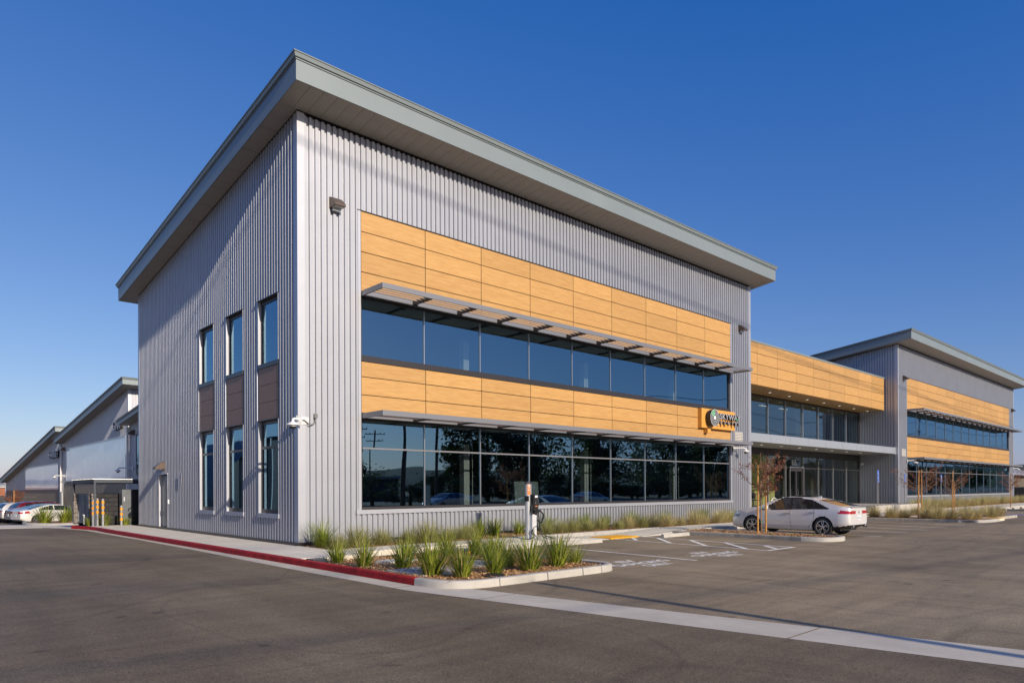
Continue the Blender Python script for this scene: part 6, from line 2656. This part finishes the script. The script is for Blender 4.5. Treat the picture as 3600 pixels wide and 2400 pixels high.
bmw = dict(name='parked_car', L=4.53, W=1.80, paint=paint_w, round=(.42, .75), tail_w=.80, nose_w=.66, wr=.335, arch=.375, wheels=(-1.36, 1.31),
           top=[(-2.265, 1.0), (-2.2, 1.035), (-2.06, 1.065), (-1.65, 1.175), (-1.05, 1.345), (-.35, 1.42), (.05, 1.415), (.5, 1.315), (1.14, 1.03), (1.35, 1.0), (1.9, .90), (2.15, .79), (2.265, .62)],
           belt=[(-2.265, .90), (-1.8, .95), (-1.2, .955), (0, .92), (.9, .885), (1.3, .88), (1.9, .78), (2.265, .56)],
           sill=[(-2.265, .40), (-1.9, .27), (-1.6, .22), (1.7, .20), (2.1, .22), (2.265, .26)],
           dlo=[[(.92, .925), (.20, 1.315), (-.12, 1.345), (-.18, .945)], [(-.25, .945), (-.21, 1.345), (-.68, 1.315), (-.99, 1.23), (-.99, .965)], [(-1.04, .97), (-1.04, 1.215), (-1.28, 1.11), (-1.49, .99)]],
           dlo_edge=[(1.0, .905), (.20, 1.345), (-.4, 1.37), (-.93, 1.295), (-1.62, .97), (-1.0, .935)],
           ws=(.28, 1.1), rw=(-2.0, -1.16), sunroof=(-.65, .0), tl=(.80, .915, .42, 1.0), tl_in=.28, hl=(.62, .73, .42), diff=.42,
           doors=[(.95, -.05), (-.2, .10), (-1.08, .10, .62, .75)], mirror=(.74, .99), handles=((-.08, .80), (-1.0, .845)), plate=.66, plate_text='8YTR769', chrome_handles=True, spokes=5)
car1 = make_car('white four-door coupe with dark wheels and red tail light parked beside the planted island', bmw, (15.9 + .90, -7.88 + 1.36, ZA), 0.0, .018)
# trim that belongs to this car: fin, spoiler lip, exhausts, badge, vent
mb = MB()
mb.loft([[(-.03, -.95, 1.33), (.03, -.95, 1.33), (.02, -.79, 1.375), (-.02, -.79, 1.375)], [(-.012, -.97, 1.415), (.012, -.97, 1.415), (.008, -.89, 1.41), (-.008, -.89, 1.41)]], True, 0, True)
mb.build('roof_fin', paint_w, car1)
mb = MB()
mb.loft([[(-.62, -2.27, 1.015), (.62, -2.27, 1.015), (.62, -2.12, 1.025), (-.62, -2.12, 1.025)], [(-.60, -2.30, 1.045), (.60, -2.30, 1.045), (.60, -2.14, 1.035), (-.60, -2.14, 1.035)]], True, 0, True)
mb.build('boot_spoiler', paint_w, car1)
for x in (-.52, .52):
    mb = MB()
    mb.lathe([(.045, 0), (.045, -.10), (.036, -.10), (.036, 0)], (x, -2.22, .345), 'y', 16, cap=False)
    mb.build('exhaust', chrome, car1)
mb = MB()
mb.lathe([(.038, 0), (.038, -.006)], (0, -2.268, .86), 'y', 20)
bd = mb.build('badge', blackp, car1)
mb = MB()
for a0 in (0, 180):
    pts = [(0, -2.2755, .86)] + [(.025 * math.cos(R(a0 + k * 18)), -2.2755, .86 + .025 * math.sin(R(a0 + k * 18))) for k in range(6)]
    mb.add(pts, [(0, k + 1, k + 2) for k in range(5)])
mb.build('badge_field', signw, bd, fix=False)
for sgn in (-1, 1):
    mb = MB()
    mb.loft([[(sgn * .855, -1.98, .60), (sgn * .872, -1.93, .60), (sgn * .872, -1.87, .44), (sgn * .86, -1.92, .44)], [(sgn * .875, -1.98, .60), (sgn * .885, -1.93, .60), (sgn * .885, -1.87, .44), (sgn * .875, -1.92, .44)]], True, 0, True)
    mb.build('side_vent', blackp, car1)
    mb = MB()
    mb.box(sgn * .42 if sgn > 0 else -.70, .70 if sgn > 0 else -.42, -2.262, -2.24, .50, .525)
    mb.build('reflector', taill, car1)
mb = MB()
mb.box(-.42, .42, -.78, -.12, 1.425, 1.44)
mb.build('roof_panel', blackp, car1)

coupe = dict(name='parked_car', L=4.6, W=1.82, paint=paint_w2, round=(.5, .7), tail_w=.78, nose_w=.66, wr=.325, arch=.365, wheels=(-1.35, 1.4), group='cars parked at the far left',
             top=[(-2.3, .93), (-2.15, .99), (-1.8, 1.03), (-.95, 1.28), (-.3, 1.37), (.2, 1.36), (.7, 1.2), (1.2, .99), (1.9, .88), (2.15, .78), (2.3, .6)],
             belt=[(-2.3, .86), (-1.8, .93), (-1.0, .95), (0, .91), (1.2, .87), (1.9, .77), (2.3, .55)],
             sill=[(-2.3, .36), (-2.0, .24), (-1.6, .2), (1.7, .19), (2.3, .25)],
             dlo=[[(1.0, .92), (.35, 1.26), (-.25, 1.30), (-.25, .945)], [(-.33, .95), (-.33, 1.30), (-.8, 1.22), (-1.25, .985)]],
             ws=(.3, 1.15), rw=(-1.75, -.8), tl=(.76, .90, .55, .5), tl_in=.4, hl=(.6, .72, .4), diff=.30,
             doors=[(1.05, 0), (-.35, .1)], mirror=(.75, .97), handles=((-.18, .80),), plate=.62, plate_text='7KLM204')
sedan = dict(coupe, L=4.9, W=1.88, paint=paint_s, wheels=(-1.45, 1.45), round=(.5, .7), tail_w=.8,
             top=[(-2.45, .98), (-2.3, 1.03), (-1.95, 1.07), (-1.1, 1.32), (-.3, 1.44), (.3, 1.42), (.85, 1.22), (1.35, 1.0), (2.0, .89), (2.3, .78), (2.45, .6)],
             belt=[(-2.45, .88), (-1.9, .95), (-1.0, .96), (0, .92), (1.3, .88), (2.0, .78), (2.45, .55)],
             sill=[(-2.45, .38), (-2.1, .25), (-1.7, .2), (1.8, .19), (2.45, .25)],
             dlo=[[(1.05, .93), (.4, 1.32), (-.1, 1.36), (-.1, .95)], [(-.17, .95), (-.17, 1.36), (-.6, 1.33), (-1.15, 1.15), (-1.5, .98)]],
             ws=(.4, 1.28), rw=(-1.95, -.95), tl=(.76, .92, .45, .3), doors=[(1.1, 0), (-.12, .05), (-1.15, .1)], handles=((0, .8), (-1.0, .82)), plate=.66, plate_text='6HTR118', diff=.36)
suv = dict(coupe, L=4.6, W=1.86, paint=paint_r, wheels=(-1.3, 1.35), wr=.36, arch=.41, round=(.35, .6), tail_w=.88, nose_w=.74,
           top=[(-2.3, 1.05), (-2.22, 1.25), (-1.95, 1.55), (-1.75, 1.63), (-.5, 1.68), (.2, 1.66), (.7, 1.5), (1.25, 1.12), (1.9, 1.02), (2.2, .9), (2.3, .7)],
           belt=[(-2.3, 1.0), (-1.8, 1.08), (-1.0, 1.06), (0, 1.03), (1.25, 1.0), (1.9, .92), (2.3, .65)],
           sill=[(-2.3, .42), (-2.0, .3), (-1.6, .26), (1.7, .25), (2.3, .3)],
           dlo=[[(1.0, 1.05), (.45, 1.5), (-.2, 1.56), (-.2, 1.06)], [(-.27, 1.06), (-.27, 1.56), (-1.0, 1.55), (-1.0, 1.08)], [(-1.07, 1.08), (-1.07, 1.55), (-1.55, 1.5), (-1.8, 1.15)]],
           ws=(.4, 1.2), rw=(-2.24, -1.9), tl=(.92, 1.08, .45, .2), hl=(.75, .88, .4), diff=.45, doors=[(1.05, 0), (-.22, .05), (-1.1, .1)], mirror=(.8, 1.1), handles=((0, .95), (-1.0, .97)), plate=.78, plate_text='5RVN930')
suvg = dict(suv, paint=paint_g)
hb = dict(suv, paint=paint_b)
for args in (('white two-door coupe parked behind the green grasses beside the stone pier', coupe, 0.5, 38.5, 14),
             ('silver sedan parked between the white coupe and the red crossover', sedan, 0.75, 42.3, 11),
             ('dark red crossover parked behind the silver sedan', suv, 1.3, 46.3, 11),
             ('pale grey crossover parked at the left beyond the red one', suvg, 0.9, 50.2, 11),
             ('dark blue car cut by the left edge, farthest of the parked row', hb, 0.6, 53.0, 11)):
    make_car(args[0], args[1], (args[2], args[3], gz(args[3])), R(-90 + args[4]), .035)
# cars across the lot behind the camera, seen only as reflections
c2 = make_car('silver sedan across the lot that shows in the window beside the charging post', dict(sedan, group='cars across the lot'), (26.5, -27.5, ZA), R(80), .05)
clone(c2, (46.5, -29.0, ZA), R(-95), 'second silver sedan across the lot that shows in the right ground-floor windows')
far_car = thing('x', None, None)
bpy.data.objects.remove(far_car)
